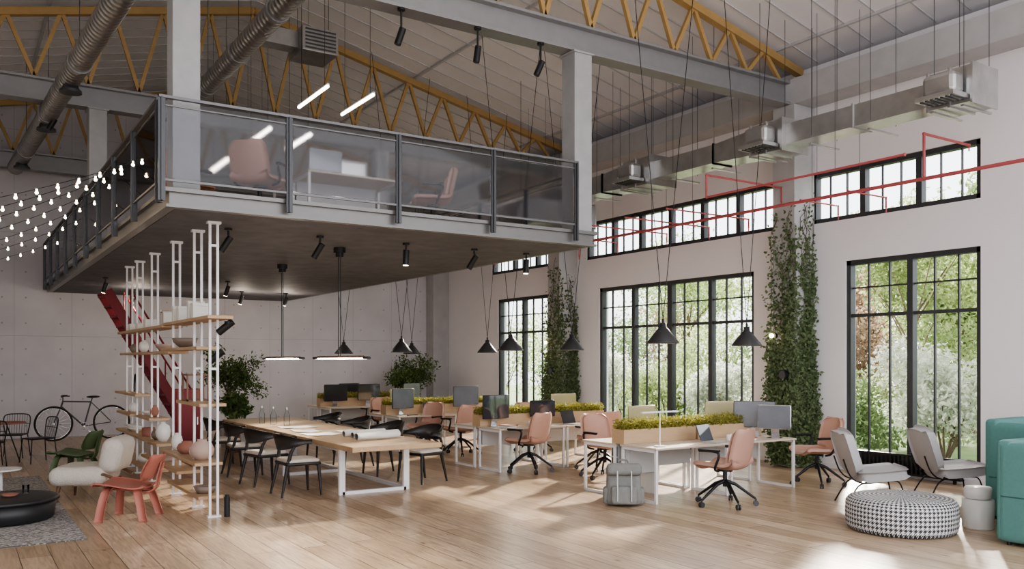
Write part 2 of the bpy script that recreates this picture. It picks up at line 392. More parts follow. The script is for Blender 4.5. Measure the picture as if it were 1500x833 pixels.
for yc in (10.11,17.1,23.65):
    obj('wall_column',M().box((12.72,yc,3.23),(.55,.48,6.44)),CONC,'square concrete wall column carrying the roof beam','column',group='wall columns',bevel=.01)
CG=mat('light_grey_column',(.36,.365,.375),.6,.1,var=.14,bump=.1)
for (x,yc,z0,z1,w) in ((2.2,10.16,3.81,6.45,.3),(7.78,10.1,3.81,6.45,.32),(2.2,17.1,3.81,6.45,.3),(7.78,17.1,3.81,6.45,.3)):
    mb=M(); mb.bx(x-w/2,x+w/2,yc-w/2,yc+w/2,z0,z1)
    mb.bx(x-w/2-.03,x+w/2+.03,yc-w/2-.03,yc+w/2+.03,z1-.03,z1)
    obj('support_column',mb,CG,'light grey square column rising from the mezzanine to a roof beam','column',group='mezzanine columns',bevel=.01)
for yt in (10.1,17.1,23.4):
    r=root('roof_truss','ochre steel lattice roof truss on a grey bottom beam','roof truss',(0,yt,0),group='roof trusses')
    mb=M(); x0,x1=XL+.1,12.8
    mb.bx(x0,x1,-.14,.14,6.45,6.49); mb.bx(x0,x1,-.14,.14,6.82,6.86); mb.bx(x0,x1,-.03,.03,6.49,6.82)
    part(r,'bottom_beam',mb,STEEL)
    tz=lambda x: roofz(x)-.17
    mb=M(); mb.bar((RX,0,tz(RX)),(12.9,0,tz(12.9)),.13); mb.bar((XL+.1,0,tz(XL+.1)),(RX,0,tz(RX)),.13); part(r,'top_chord',mb,YEL)
    mb=M(); N=9; step=(12.75-RX)/N
    for sgn in (1,-1):
        for k in range(N):
            xt0=RX+sgn*k*step; xt1=RX+sgn*(k+1)*step; xm=(xt0+xt1)/2
            mb.bar((xt0,0,tz(xt0)),(xm,0,6.88),.065); 
            if k<N-1: mb.bar((xm,0,6.88),(xt1,0,tz(xt1)),.065)
    part(r,'web_lattice',mb,YEL)
# ------------------------------------------------------------------ mezzanine
MX0,MX1,MY0,MZ0,MZ1=2.0,7.95,9.93,3.59,3.8
r=root('mezzanine','grey steel mezzanine platform with a dark underside','mezzanine',(0,0,0))
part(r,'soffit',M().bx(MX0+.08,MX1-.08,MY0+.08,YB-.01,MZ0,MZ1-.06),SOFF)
mb=M()
mb.bx(MX0,MX1,MY0,MY0+.07,MZ0,MZ1); mb.bx(MX0,MX0+.07,MY0+.07,YB-.01,MZ0,MZ1); mb.bx(MX1-.07,MX1,MY0+.07,YB-.01,MZ0,MZ1)
mb.bx(MX0-.05,MX1+.05,MY0-.05,MY0,MZ1-.04,MZ1+.005); mb.bx(MX0-.05,MX0,MY0,YB-.01,MZ1-.04,MZ1+.005); mb.bx(MX1,MX1+.05,MY0,YB-.01,MZ1-.04,MZ1+.005)
mb.bx(MX0-.04,MX1+.04,MY0-.04,MY0,MZ0,MZ0+.03); mb.bx(MX0-.04,MX0,MY0,YB-.01,MZ0,MZ0+.03)
part(r,'fascia_beam',mb,mat('fascia_steel',(.19,.188,.185),.4,.4))
part(r,'deck',M().bx(MX0+.07,MX1-.07,MY0+.07,YB-.01,MZ1-.06,MZ1),OAKL)
def railing(p0,p1,n,lab):
    p0=V(p0);p1=V(p1); r=root('mezzanine_railing',lab,'railing',p0,group='mezzanine railings')
    D=p1-p0; L=D.length; u=D/L; nrm=V((-u.y,u.x,0)); R=Matrix((u,nrm,V((0,0,1)))).transposed()
    mb=M()
    mb.box(u*L/2+V((0,0,.97)),(L+.06,.055,.03),R=R); mb.box(u*L/2+V((0,0,.88)),(L,.02,.015),R=R); mb.box(u*L/2+V((0,0,.07)),(L,.025,.025),R=R)
    part(r,'handrail',mb,mat('mid_steel',(.15,.15,.158),.4,.5))
    for k in range(n+1):
        c=u*L*k/n
        pm=M().box(c+V((0,0,.40)),(.075,.03,1.12),R=R)
        pm.box(c+V((0,0,.40)),(.02,.08,1.12),R=R)
        part(r,'post',pm,DSTEEL)
    for k in range(n):
        c=u*L*(k+.5)/n; part(r,'glass_panel',M().box(c+V((0,0,.475)),(L/n-.09,.014,.77),R=R),RGLASS)
railing((MX0-.1,MY0-.1,MZ1),(7.56,MY0-.1,MZ1),4,'hazy glass and dark steel balustrade above the platform front edge')
railing((MX0-.1,MY0+.05,MZ1),(MX0-.1,YB-.1,MZ1),9,'hazy glass and dark steel balustrade on the platform long side')
railing((MX1+.1,10.35,MZ1),(MX1+.1,YB-.1,MZ1),9,'hazy glass and dark steel balustrade on the platform window side')
# ------------------------------------------------------------------ red stair
r=root('staircase','dark red steel stair rising to the mezzanine','staircase',(0,0,0))
xt,xb_,ys=2.75,4.75,20.4; zt=3.55
for s_ in (0,1):
    y=ys+s_*.9; mb=M(); ang=math.atan2(zt,xb_-xt)
    Rr=Matrix.Rotation(ang,3,'Y'); L=math.hypot(zt,xb_-xt)
    mb.box(((xt+xb_)/2,y,zt/2+.02),(L-.3,.04,.20),R=Rr); part(r,'stringer',mb,REDST)
    for k in range(5):
        t=k/4*.9+.05; x=xb_+(xt-xb_)*t; z=zt*t; 
        if z<2.6: part(r,'baluster',M().cyl((x,y,z),(x,y,z+.9),.016),REDST)
    t=.70; part(r,'handrail',M().cyl((xb_,y,.95),(xb_+(xt-xb_)*t,y,.9+zt*t),.022),REDST)
for k in range(15):
    t=(k+1)/16; x=xb_+(xt-xb_)*t; z=zt*t; part(r,'tread',M().bx(x-.12,x+.12,ys+.02,ys+.88,z-.015,z+.015),REDST)
r=root('fire_hose_cabinet','red metal cabinet standing on the floor','cabinet',(3.85,17.5,0))
part(r,'body',M().bx(-.25,.25,-.1,.12,0,1.35),REDST,bevel=.01); part(r,'door',M().bx(-.22,.22,-.115,-.102,.05,1.3),REDST,bevel=.004); part(r,'handle',M().bx(.16,.18,-.14,-.116,.65,.8),CHR)
# ------------------------------------------------------------------ ducts
def spiral(name,p0,p1,rad,lab,vents):
    r=root(name,lab,'duct',(0,0,0)); p0=V(p0);p1=V(p1); L=(p1-p0).length; n=int(L/.13); pts=[];rs=[]
    for k in range(n):
        t=k/n; t2=(k+.12)/n
        for tt,rr in ((t,rad),(t+.01/n,rad*1.025),(t2,rad*1.025),(t2+.01/n,rad)): pts.append(p0.lerp(p1,tt)); rs.append(rr)
    part(r,'duct_tube',M().tube(pts,rs,24),GALVD)
    u=(p1-p0).normalized()
    for t in (.12,.36,.6,.84):
        c=p0.lerp(p1,t); mb=M().cyl(c-u*.04,c+u*.04,rad*1.12,seg=24); part(r,'collar',mb,STEEL)
        part(r,'hanger_wire',M().cyl(c+V((0,0,rad)),c+V((0,0,roofz(c.x)-c.z-.0)),.006,seg=6),DSTEEL)
    for t in vents:
        c=p0.lerp(p1,t)-V((0,0,rad)); part(r,'vent',M().cyl(c+V((0,0,.08)),c-V((0,0,.05)),rad*.55,rad*.85,seg=20).cyl(c-V((0,0,.05)),c-V((0,0,.09)),rad*1.0,seg=20),DSTEEL)
spiral('spiral_duct',(1.78,9.2,6.3),(1.2,22.6,6.3),.16,'round spiral galvanised air duct hung from the roof',(.42,.62,.9))
spiral('spiral_duct',(3.95,9.2,6.98),(3.95,17.6,6.98),.165,'round spiral galvanised air duct near the ridge',())
r=root('air_handling_unit','galvanised box air unit hung above the mezzanine','air unit',(5.1,13.9,7.2))
part(r,'housing',M().box((0,0,0),(.62,.7,.40)),GALVD,bevel=.01); mb=M()
for k in range(6): mb.box((0,-.36,-.15+k*.06),(.52,.02,.02))
part(r,'grille',mb,DSTEEL); part(r,'duct_sleeve',M().bx(-.95,-.31,-.15,.15,-.12,.15),GALVD)
for a in(-.27,.27): part(r,'hanger_wire',M().cyl((a,0,.2),(a,0,roofz(5.1+a)-7.2),.006,seg=6),DSTEEL)
r=root('rectangular_duct','galvanised rectangular air duct with boxes hung along the window wall','duct',(11.3,0,5.5))
segs=[(6.55,8.95,.44,.32,.44,.32),(9.6,10.5,.52,.42,.44,.32),(10.5,12.0,.44,.32,.44,.32),(12.8,13.5,.6,.44,.5,.36),(13.5,15.6,.5,.36,.5,.36)]
for (a,b,w,h,w2,h2) in segs:
    mb=M().add([(-w/2,a,-h/2),(w/2,a,-h/2),(w/2,a,h/2),(-w/2,a,h/2),(-w2/2,b,-h2/2),(w2/2,b,-h2/2),(w2/2,b,h2/2),(-w2/2,b,h2/2)],[(0,3,2,1),(4,5,6,7),(0,1,5,4),(1,2,6,5),(2,3,7,6),(3,0,4,7)])
    k=0; n_=max(1,int((b-a)/1.1))
    while k<=n_:
        t=k/n_; ww=w+(w2-w)*t; hh=h+(h2-h)*t; yy=a+(b-a)*t; mb.bx(-ww/2-.02,ww/2+.02,yy-.012,yy+.012,-hh/2-.02,hh/2+.02); k+=1
    part(r,'duct_section',mb,GALV)
for (yc,w,l,h) in ((6.25,.58,.6,.48),(9.28,.6,.64,.48),(12.4,.66,.8,.52)):
    mb=M().bx(-w/2,w/2,yc-l/2,yc+l/2,-h/2,h/2)
    for q in (-l/2,0,l/2): mb.bx(-w/2-.025,w/2+.025,yc+q-.015,yc+q+.015,-h/2-.025,h/2+.025)
    part(r,'duct_box',mb,GALV)
    part(r,'outlet_neck',M().bx(-w/2-.3,-w/2-.02,yc-.22,yc+.22,-.14,.14),GALV,bevel=.06)
    part(r,'diffuser',M().bx(-w/2-.38,-w/2-.02,yc-.26,yc+.26,-.20,-.145),GALV)
    mb2=M()
    for k in range(7): mb2.bx(-w/2-.34,-w/2-.05,yc-.22+k*.068,yc-.20+k*.068,-.215,-.195)
    part(r,'grille',mb2,DSTEEL)
for yc in (6.05,6.45,7.4,8.4,9.4,10.4,11.4,12.6,13.6,14.6,15.4):
    for a in(-.31,.31): part(r,'hanger_wire',M().cyl((a,yc,-.16),(a,yc,roofz(11.3+a)-5.5),.005,seg=5),DSTEEL)
    part(r,'hanger_bracket',M().bx(-.35,.35,yc-.02,yc+.02,-.30,-.275),GALV)
r=root('rectangular_duct','short wide galvanised duct branch below the main duct','duct',(10.9,15.0,5.05))
mb=M().bx(-.75,.9,-.35,.35,-.24,.24)
P=[]
for k in range(10):
    a=math.pi/2*k/9; P.append([V((-.75-.42*math.sin(a),q,.24-.48*(1-math.cos(a)))) for q in (-.35,.35)])
mb.sheet(P,.01); mb.add([(-.75,-.35,-.24),(-.75,-.35,.24)]+[tuple(p[0]) for p in P],[(0,)+tuple(range(2+9,1,-1))]); mb.add([(-.75,.35,-.24)]+[tuple(p[1]) for p in P],[tuple(range(0,11))])
part(r,'duct_section',mb,GALV); part(r,'flange',M().bx(-.05,-.01,-.38,.38,-.27,.27),GALV); part(r,'flange',M().bx(.86,.9,-.38,.38,-.27,.27),GALV); part(r,'flange',M().bx(-.78,-.74,-.38,.38,-.27,.27),GALV)
for x in (-.7,.8): part(r,'hanger_wire',M().cyl((x,.2,.2),(x,.2,roofz(10.9+x)-5.05),.006,seg=5),DSTEEL)
def pipe(pts,rad,lab,hang=True):
    mb=M(); pts=[V(p) for p in pts]
    for a,b in zip(pts,pts[1:]): mb.cyl(a,b,rad,seg=10)
    for p in pts: mb.ell(p,rad*1.3,8,6)
    e=pts[-1]; mb.cyl(e,e-V((0,0,.09)),.012,seg=6)
    r=root('sprinkler_pipe',lab,'pipe',(0,0,0),group='red sprinkler pipes'); part(r,'pipe_run',mb,RED)
    a,b=pts[0],pts[1]
    if abs(a.z-b.z)>.2: return
    for t in ((.05,.25,.45,.65,.85) if (a-b).length>8 else (.3,)):
        q=a.lerp(b,t); part(r,'hanger_rod',M().cyl(q,V((q.x,q.y,roofz(q.x))),.004,seg=5),DSTEEL)
PX=11.75; PZ=4.53
pipe([(PX,4.5,PZ),(PX,22,PZ)],.027,'long red sprinkler pipe running along the windows')
pipe([(PX,7.05,PZ),(PX,7.05,5.18),(PX+1.2,7.05,5.18)],.02,'red sprinkler branch pipe')
pipe([(PX-1.2,6.6,PZ+.1),(PX-1.2,10.15,PZ+.1),(PX-1.2,10.15,5.0),(PX+.7,10.15,5.0),(PX+.7,10.15,4.75)],.018,'red sprinkler branch pipe')
for y,x0 in ((8.3,1.1),(9.2,1.1),(11.0,.9),(12.1,1.0),(13.2,.9),(14.8,.9),(16.2,.9)):
    pipe([(PX-1.3 if y>10 else PX,y,PZ+.03),(PX+x0-.1,y,PZ+.03),(PX+x0-.1,y,PZ-.12)],.014,'thin red sprinkler branch pipe')
pipe([(PX-2.8,19.5,4.5),(PX+.5,19.5,4.5)],.018,'red sprinkler branch pipe near the rear wall')
# ------------------------------------------------------------------ pendants
PL=[(8.67,9.2,2.15),(10.45,9.2,2.13),(9.9,13.0,2.1),(8.5,13.0,2.08),(10.4,16.9,2.08),(8.2,16.9,2.08),(10.4,20.8,2.08),(8.45,20.8,2.08)]
P0=root('pendant_lamp','dark grey cone pendant lamp hanging on two splayed cords','pendant lamp',PL[0],group='cone pendants over the desks')
part(P0,'lamp_shade',M().lathe([(.0,.30),(.045,.30),(.05,.235),(.07,.225),(.232,.02),(.232,0),(.224,0),(.224,.018),(.065,.215),(0,.215)],seg=32),mat('charcoal_shade',(.05,.05,.052),.45,.2))
part(P0,'bulb',M().ell((0,0,.09),.05),GLOW)
part(P0,'neck',M().cyl((0,0,.29),(0,0,.36),.018),BLACK)
pr=[P0]+[clone(P0,p) for p in PL[1:]]
for r,p in zip(pr,PL):
    w_=.55 if p[0]>10.2 else .70
    for s_ in (-1,1):
        x=s_*w_; part(r,'cord',M().cyl((0,0,.35),(x,0,roofz(p[0]+x)-p[2]),.006,seg=5),BLACK)
for (y,l) in ((12.1,2.2),(14.75,2.2)):
    r=root('linear_pendant_lamp','slim linear pendant with glowing tube and wood sleeve','pendant lamp',(4.85,y,1.93),group='linear pendants')
    part(r,'light_tube',M().cyl((0,-l/2+.1,0),(0,l/2-.1,0),.011,seg=12),GLOWW)
    part(r,'end_cap',M().cyl((0,-l/2,.01),(0,-l/2+.2,.01),.02),BLACK); part(r,'end_cap',M().cyl((0,l/2-.2,.01),(0,l/2,.01),.02),BLACK)
    part(r,'wood_sleeve',M().cyl((0,-.9,.026),(0,.9,.026),.017),WALN)
    part(r,'ceiling_canopy',M().cyl((0,0,1.58),(0,0,1.66),.09,seg=20).cyl((0,0,1.52),(0,0,1.58),.06,seg=20),BLACK)
    for q in (-.04,.04): part(r,'cord',M().cyl((0,q,.02),(0,q,1.54),.007,seg=5),BLACK)
for x in (4.58,5.3):
    for y in (12.5,15.2,17.9):
        r=root('tube_lamp','glowing tube lamp suspended above the mezzanine','tube lamp',(x,y,5.9),group='mezzanine tube lamps')
        part(r,'light_tube',M().cyl((0,-.62,0),(0,.62,0),.024,seg=12),GLOWW); part(r,'tube_housing',M().bx(-.018,.018,-.64,.64,.02,.04),WHT)
        for q in (-.5,.5): part(r,'cord',M().cyl((0,q,.03),(0,q,roofz(x)-5.9),.004,seg=5),BLACK)
def spot(x,y,z,tilt,az,glow=False,drop=.14):
    r=root('spotlight','black cylindrical spotlight on a short arm','spotlight',(x,y,z),az,group='track spotlights')
    part(r,'mount',M().cyl((0,0,0),(0,0,-.03),.05,seg=16).cyl((0,0,0),(0,0,-drop),.014),BLACK)
    R=Matrix.Rotation(tilt,3,'X'); a=R@V((0,0,.06)); b=R@V((0,0,-.16)); c=V((0,0,-drop-.02))
    part(r,'lamp_head',M().cyl(c+a,c+b,.045,seg=18),BLACK)
    part(r,'lens',M().cyl(c+b,c+R@V((0,0,-.165)),.036,seg=18),GLOW if glow else DSTEEL)
for x,g in ((2.95,0),(4.17,0),(5.46,1),(6.6,0),(7.55,1)): spot(x,11.1,MZ0,.6 if not g else .05,random.uniform(.5,2),bool(g))
for x,y in ((4.85,10.0),(6.0,10.0),(7.05,10.0)): spot(x,y,6.45,random.uniform(.1,.7),1.2,drop=.3)
for x,y in ((2.6,19),(4.9,18.5),(5.9,21),(3.6,21.8),(7.0,21)): spot(x,y,MZ0,.3,1,True)
spot(1.5,17.1,6.45,.6,.9,drop=.3)
# ------------------------------------------------------------------ shelving
SX=2.66; PY=[10.67,11.47,12.73,14.28,15.55,16.55]
r=root('shelving_unit','open room divider with white poles and oak shelves','shelving',(SX,0,0))
for y in PY:
    mb=M()
    for a in(-.045,.045): mb.bar((a,y,.02),(a,y,MZ0-.03),.028)
    for z in (1.8,3.3): mb.bx(-.045,.045,y-.008,y+.008,z-.015,z+.015)
    mb.bx(-.08,.08,y-.045,y+.045,0,.02); mb.bx(-.08,.08,y-.045,y+.045,MZ0-.03,MZ0)
    part(r,'pole',mb,WHT)
def shelf(y0,y1,z,d=.30): part(r,'shelf',M().bx(-d/2,d/2,y0,y1,z-.023,z+.017),OAKL,bevel=.005)
for sh in ((10.35,12.9,2.42),(13.0,16.9,2.40),(10.95,13.1,2.06,.28),(12.6,16.7,2.02,.28),(15.1,17.2,1.33),(10.7,12.0,1.36,.32),(10.9,13.0,.62,.34),(13.3,17.0,.66,.32),(12.0,14.6,.40),(14.0,17.0,.2),(10.8,12.6,.22),(13.9,15.0,1.0),(15.6,17.0,.98)): shelf(*sh)
def vase(name,prof,y,z,m,lab,cat='vase',x=0,seg=24,g=None): obj(name,M().lathe(prof,seg=seg),m,lab,cat,loc=(SX+x,y,z+.018),group=g)
roundp=lambda R,Hh,n=.35:[(0,0),(R*.5,0),(R*.9,Hh*.25),(R,Hh*.5),(R*.8,Hh*.8),(R*n,Hh*.92),(R*n,Hh),(R*n*.8,Hh),(R*n*.8,Hh*.85),(0,Hh*.7)]
vase('vase',roundp(.15,.26,.4),11.25,.62,CLAY,'pinkish round clay vase on a shelf')
vase('vase',roundp(.07,.16),11.65,.62,CERW,'tiny white vase on a shelf')
vase('vase',roundp(.13,.17,.5),12.1,.62,TERR,'squat terracotta pot on a shelf')
vase('vase',roundp(.08,.24),12.7,.62,CERW,'white ceramic bottle vase on a shelf')
vase('vase',roundp(.09,.16,.6),14.1,.66,TAUP,'small taupe jar on a shelf')
vase('vase',roundp(.11,.30,.3),13.65,.66,CERW,'tall white round vase on a shelf')
vase('vase',[(0,0),(.09,0),(.1,.02),(.1,.14),(.085,.14),(.08,.02),(0,.02)],14.8,.66,TERR,'straight terracotta cup on a shelf')
vase('vase',roundp(.07,.18,.4),14.3,1.0,TERR,'small terracotta vase on a shelf')
vase('bowl',[(0,0),(.06,0),(.12,.05),(.13,.07),(.12,.07),(.06,.015),(0,.015)],14.7,1.0,CERW,'white bowl on a small shelf','bowl')
vase('vase',roundp(.08,.16,.5),16.2,.98,CERW,'small white vase on a small shelf')
for k in range(4): vase('bowl',[(0,0),(.06,0),(.12,.05),(.13,.07),(.12,.07),(.06,.015),(0,.015)],15.9+.3*(k%2),.66+.035*(k//2),CERW,'stacked white bowl on a shelf','bowl',g='white bowls')
vase('bowl',[(0,0),(.07,0),(.15,.07),(.17,.13),(.155,.13),(.07,.02),(0,.02)],12.2,2.06,TAUP,'brown ceramic bowl on a shelf','bowl')
vase('bowl',[(0,0),(.06,0),(.12,.09),(.14,.11),(.12,.11),(.05,.02),(0,.02)],13.6,2.02,CLAY,'clay bowl on a shelf','bowl')
vase('vase',roundp(.08,.2,.4),15.2,2.02,CERW,'white vase on an upper shelf')
vase('vase',roundp(.07,.15,.5),16.1,2.02,TAUP,'small dark vase on an upper shelf')
vase('bowl',[(0,0),(.1,0),(.14,.09),(.13,.09),(.09,.02),(0,.02)],11.1,.22,TAUP,'low brown bowl on the bottom shelf','bowl')
vase('vase',roundp(.1,.15,.5),15.2,.2,CERW,'small white vase on the bottom shelf')
vase('bowl',[(0,0),(.1,0),(.14,.06),(.13,.06),(.09,.02),(0,.02)],13.3,.40,CLAY,'low clay bowl on the lower shelf','bowl')
for y,w,h,z in ((11.35,.12,.20,2.437),(11.6,.10,.24,2.437),(12.2,.16,.20,2.437),(12.5,.12,.22,2.437),(14.6,.22,.14,2.417),(15.3,.24,.10,2.417),(16.0,.2,.12,2.417)):
    rr_=root('storage_box','white paper storage box on a shelf','box',(SX,y,z),group='white boxes on the shelf')
    part(rr_,'body',M().bx(-.10,.10,-w/2,w/2,0,h*.8),PAPER,bevel=.004); part(rr_,'lid',M().bx(-.104,.104,-w/2-.004,w/2+.004,h*.8,h),PAPER,bevel=.004)
for k in range(6):
    rb=root('book','upright book on a shelf','book',(SX,13.1+k*.045,2.417),group='books on the shelf'); hh=.18+.02*(k%3)
    part(rb,'cover',M().bx(-.1,.1,-.02,-.017,0,hh).bx(-.1,.1,.017,.02,0,hh).bx(-.103,-.1,-.02,.02,0,hh),[PAPER,GREYP,PINK,CERW,TAUP,PAPER][k]); part(rb,'pages',M().bx(-.098,.095,-.0165,.0165,.004,hh-.004),PAPER)
r2=root('lantern','wooden framed lantern box on a shelf','lantern',(SX,11.6,1.377))
mb=M()
for a in(-.13,.13):
    for b in(-.13,.13): mb.box((a,b,.17),(.02,.02,.34))
mb.bx(-.14,.14,-.14,.14,0,.02).bx(-.14,.14,-.14,.14,.33,.35); part(r2,'frame',mb,WALN); part(r2,'candle',M().cyl((0,0,.02),(0,0,.15),.05),TERR)
obj('arch_ornament',M().tube([(0,.1*math.cos(t),.3*math.sin(t)) for t in [math.pi*k/12 for k in range(13)]],.012),BLACK,'black wire arch ornament on a shelf','ornament',loc=(SX,16.0,1.36))
spot(SX+.16,10.6,2.38,.9,1.0,drop=.02); spot(SX+.14,10.98,2.02,.9,1.0,drop=.02)
obj('pole_foot',M().cyl((0,0,0),(0,0,.24),.035,seg=16).cyl((0,0,.24),(0,0,.27),.025),BLACK,'black cylindrical floor stop beside a pole','stop',loc=(SX+.14,10.6,0))
# ------------------------------------------------------------------ long table
r=root('long_table','long oak meeting table on white steel frame legs','table',(5.1,13.85,0))
part(r,'tabletop',M().bx(-.67,.67,-3.25,3.25,.68,.75),OAK,bevel=.008)
for y in (-2.45,2.45,0):
    mb=M(); w=.09
    for x in (-.5,.5): mb.bx(x-w/2,x+w/2,y-.03,y+.03,0,.675)
    mb.bx(-.5,.5,y-.03,y+.03,.0,.05).bx(-.5,.5,y-.03,y+.03,.62,.675); part(r,'leg',mb,WHT,bevel=.004)
for q in (M().bx(.47,.53,-2.45,2.45,.0,.05),M().bx(-.53,-.47,-2.45,2.45,.62,.675),M().bx(.47,.53,-2.45,2.45,.62,.675)): part(r,'rail',q,WHT)
for (x,y) in ((4.75,15.6),(4.85,15.25),(4.98,14.9)):
    r2=root('water_bottle','clear glass water bottle on the long table','bottle',(x,y,.75),group='water bottles')
    part(r2,'body',M().lathe([(0,0),(.05,0),(.052,.02),(.052,.17),(.03,.23),(.022,.27),(.026,.3)],seg=20),BGLASS); part(r2,'stopper',M().cyl((0,0,.28),(0,0,.32),.02),CHR)
def roll(x,y,l,rad,rz,z=0):
    mb=M(); N=26; P=[]
    for k in range(N+1):
        t=k/N*math.pi*4; rr=rad*(1-.35*k/N); P.append([V((-l/2,rr*math.cos(t),rad+rr*math.sin(t))),V((l/2,rr*math.cos(t),rad+rr*math.sin(t)))])
    mb.sheet(P,.003); obj('paper_roll',mb,PAPER,'rolled white drawing paper on the long table','paper roll',loc=(x,y,.754+z),rot=(0,0,rz),group='paper rolls')
roll(5.2,11.5,.75,.055,.2); roll(5.3,11.8,.8,.05,.15); roll(5.25,12.1,.7,.05,.1)
for k,(x,y,rz,w,l) in enumerate([(4.85,12.75,.2,.55,.5),(4.85,13.5,-.1,.42,.55),(5.0,14.35,.05,.6,.42),(5.42,13.1,.4,.36,.28)]):
    P=[[V((w*(i/6-.5),l*(j/6-.5),.004*abs((i-3)*(j-3))/3+.001)) for i in range(7)] for j in range(7)]
    obj('paper_sheet',M().sheet(P,.002),PAPER,'large drawing sheet on the long table','paper',loc=(x,y,.753),rot=(0,0,rz),group='drawing sheets')
# dining chair (faces +Y)
r=root('dining_chair','black wooden armchair with a cream seat pad','chair',(0,0,0),group='black chairs at the long table')
for (x,y) in ((-.22,.2),(.22,.2),(-.2,-.2),(.2,-.2)):
    if y>0: part(r,'leg',M().tube([(x*1.15,y*1.15,0),(x,y,.43)],[.014,.026],10),BWOOD)
    else: part(r,'leg',M().tube([(x*1.15,y*1.45,0),(x,y,.42),(x*1.2,y*.85,.58),(x*1.28,y*.55,.69)],[.014,.027,.022,.017],10),BWOOD)
part(r,'seat_frame',M().rbox((0,0,.42),(.50,.47,.05),.025),BWOOD); part(r,'seat',M().rbox((0,.0,.455),(.47,.44,.055),.027,bulge=.3),SEATC)
P=[]
for k in range(21):
    a=math.radians(-108+216*k/20); cb=max(0,math.cos(a)); c=V((.30*math.sin(a),.0-.27*math.cos(a),.71))
    hh=.028+.085*cb**1.2; P.append([c+V((0,-.045*cb,hh)),c+V((0,-.01*cb,0)),c+V((0,.02*cb,-hh))])
part(r,'backrest',M().sheet(P,.028),BWOOD)
CH=r; CH.scale=(1.08,)*3
chairs=[(4.12,11.85,-1.57),(4.05,13.1,-1.4),(4.08,14.4,-1.65),(4.08,15.7,-1.57),(6.17,12.0,1.85),(6.05,13.15,1.6),(6.05,14.5,1.57),(6.05,15.9,1.57)]
for k,(x,y,rz) in enumerate(chairs):
    if k==0: CH.location=(x,y,0); CH.rotation_euler=(0,0,rz)
    else: clone(CH,(x,y,0),rz)
# ------------------------------------------------------------------ task chair
def taskchair(name,lab,leather,grp):
    r=root(name,lab,'chair',(0,0,0),group=grp)
    prof=cr([(.27,.42,.23),(.23,.455,.26),(0,.45,.275),(-.17,.455,.265),(-.235,.52,.26),(-.262,.62,.265),(-.292,.77,.26),(-.315,.86,.24),(-.33,.91,.18)],4)
    P=[]
    for (y,z,w) in prof:
        row=[]
        for j in range(11):
            u=(j-5)/5; 
            up=.05*abs(u)**2.5 if z<.5 else 0; fw=.08*abs(u)**2 if z>=.5 else 0
            row.append(V((w*u,y+fw,z+up)))
        P.append(row)
    part(r,'seat_shell',M().sheet(P,.05),leather)
    for s_ in (-1,1):
        part(r,'armrest',M().tube(cr([(s_*.2,-.02,.42),(s_*.31,-.04,.46),(s_*.33,-.10,.60),(s_*.325,-.06,.655),(s_*.315,.16,.655)],5),.015,8).box((s_*.317,.03,.665),(.045,.26,.022)),BLACK)
    part(r,'gas_column',M().cyl((0,0,.22),(0,0,.42),.025).cyl((0,0,.4),(0,0,.43),.09),BLACK)
    for k in range(5):
        a=2*math.pi*k/5+.3; u=V((math.cos(a),math.sin(a),0))
        mb=M().tube([V((0,0,.29)),u*.12+V((0,0,.25)),u*.35+V((0,0,.085))],[.024,.02,.014],8); part(r,'base_leg',mb,BLACK)
        n_=V((-u.y,u.x,0)); c=u*.355+V((0,0,.032)); part(r,'caster',M().cyl(c-n_*.022,c-n_*.008,.032,seg=14).cyl(c+n_*.008,c+n_*.022,.032,seg=14).cyl(c,c+V((0,0,.055)),.01),DSTEEL)
    return r
TC=taskchair('task_chair','salmon leather office chair with armrests and black caster base',PINK,'salmon office chairs')
TC.scale=(1.12,)*3
tcs=[(8.5,7.85,0.25),(11.05,8.35,1.15),(8.25,12.05,.35),(9.5,11.7,-.15),(8.6,15.0,.2),(8.3,15.95,1.9),(8.7,19.25,.1),(8.9,10.8,3.2),(10.1,14.6,3.1),(8.6,18.5,3.3)]
for k,(x,y,rz) in enumerate(tcs):
    if k==0: TC.location=(x,y,0); TC.rotation_euler=(0,0,rz)
    else: clone(TC,(x,y,0),rz)
clone(TC,(3.5,11.6,MZ1),-.9,'salmon office chair on the mezzanine deck'); clone(TC,(6.15,11.6,MZ1),1.2,'salmon office chair on the mezzanine deck'); clone(TC,(2.75,12.6,MZ1),-1.2,'salmon office chair on the mezzanine deck')
# ------------------------------------------------------------------ desks
D=root('desk','office desk with pale oak top and white frame legs','desk',(0,0,0),group='workstation desks')
part(D,'desktop',M().bx(-.7,.7,-.37,.37,.712,.74),mat('desk_top_pale',(.58,.50,.41),.45,var=.06,scale=3,stretch=(1,8,1)),bevel=.004)
for x in (-.67,.67):
    w=.035; part(D,'leg_frame',M().bx(x-w/2,x+w/2,-.35,-.315,0,.711).bx(x-w/2,x+w/2,.315,.35,0,.711).bx(x-w/2,x+w/2,-.35,.35,0,.035).bx(x-w/2,x+w/2,-.35,.35,.676,.711),WHT)
part(D,'modesty_panel',M().bx(-.62,.62,.33,.345,.40,.71),GREYP)
rows=[9.15,13.0,16.9,20.8]; k=0
for yr in rows:
    for x in (8.46,9.89):
        for s_ in (0,1):
            loc=(x,yr+(-.42 if s_==0 else .42),0); rz=0 if s_==0 else math.pi
            if k==0: D.location=loc
            else: clone(D,loc,rz)
            k+=1
clone(D,(4.8,11.75,MZ1),0,'desk on the mezzanine with white frame'); clone(D,(4.8,12.6,MZ1),math.pi,'desk on the mezzanine with white frame')
pg=root('planter_box','pale wood planter box divider filled with yellow-green grass','planter',(0,0,0),group='desk divider planters')
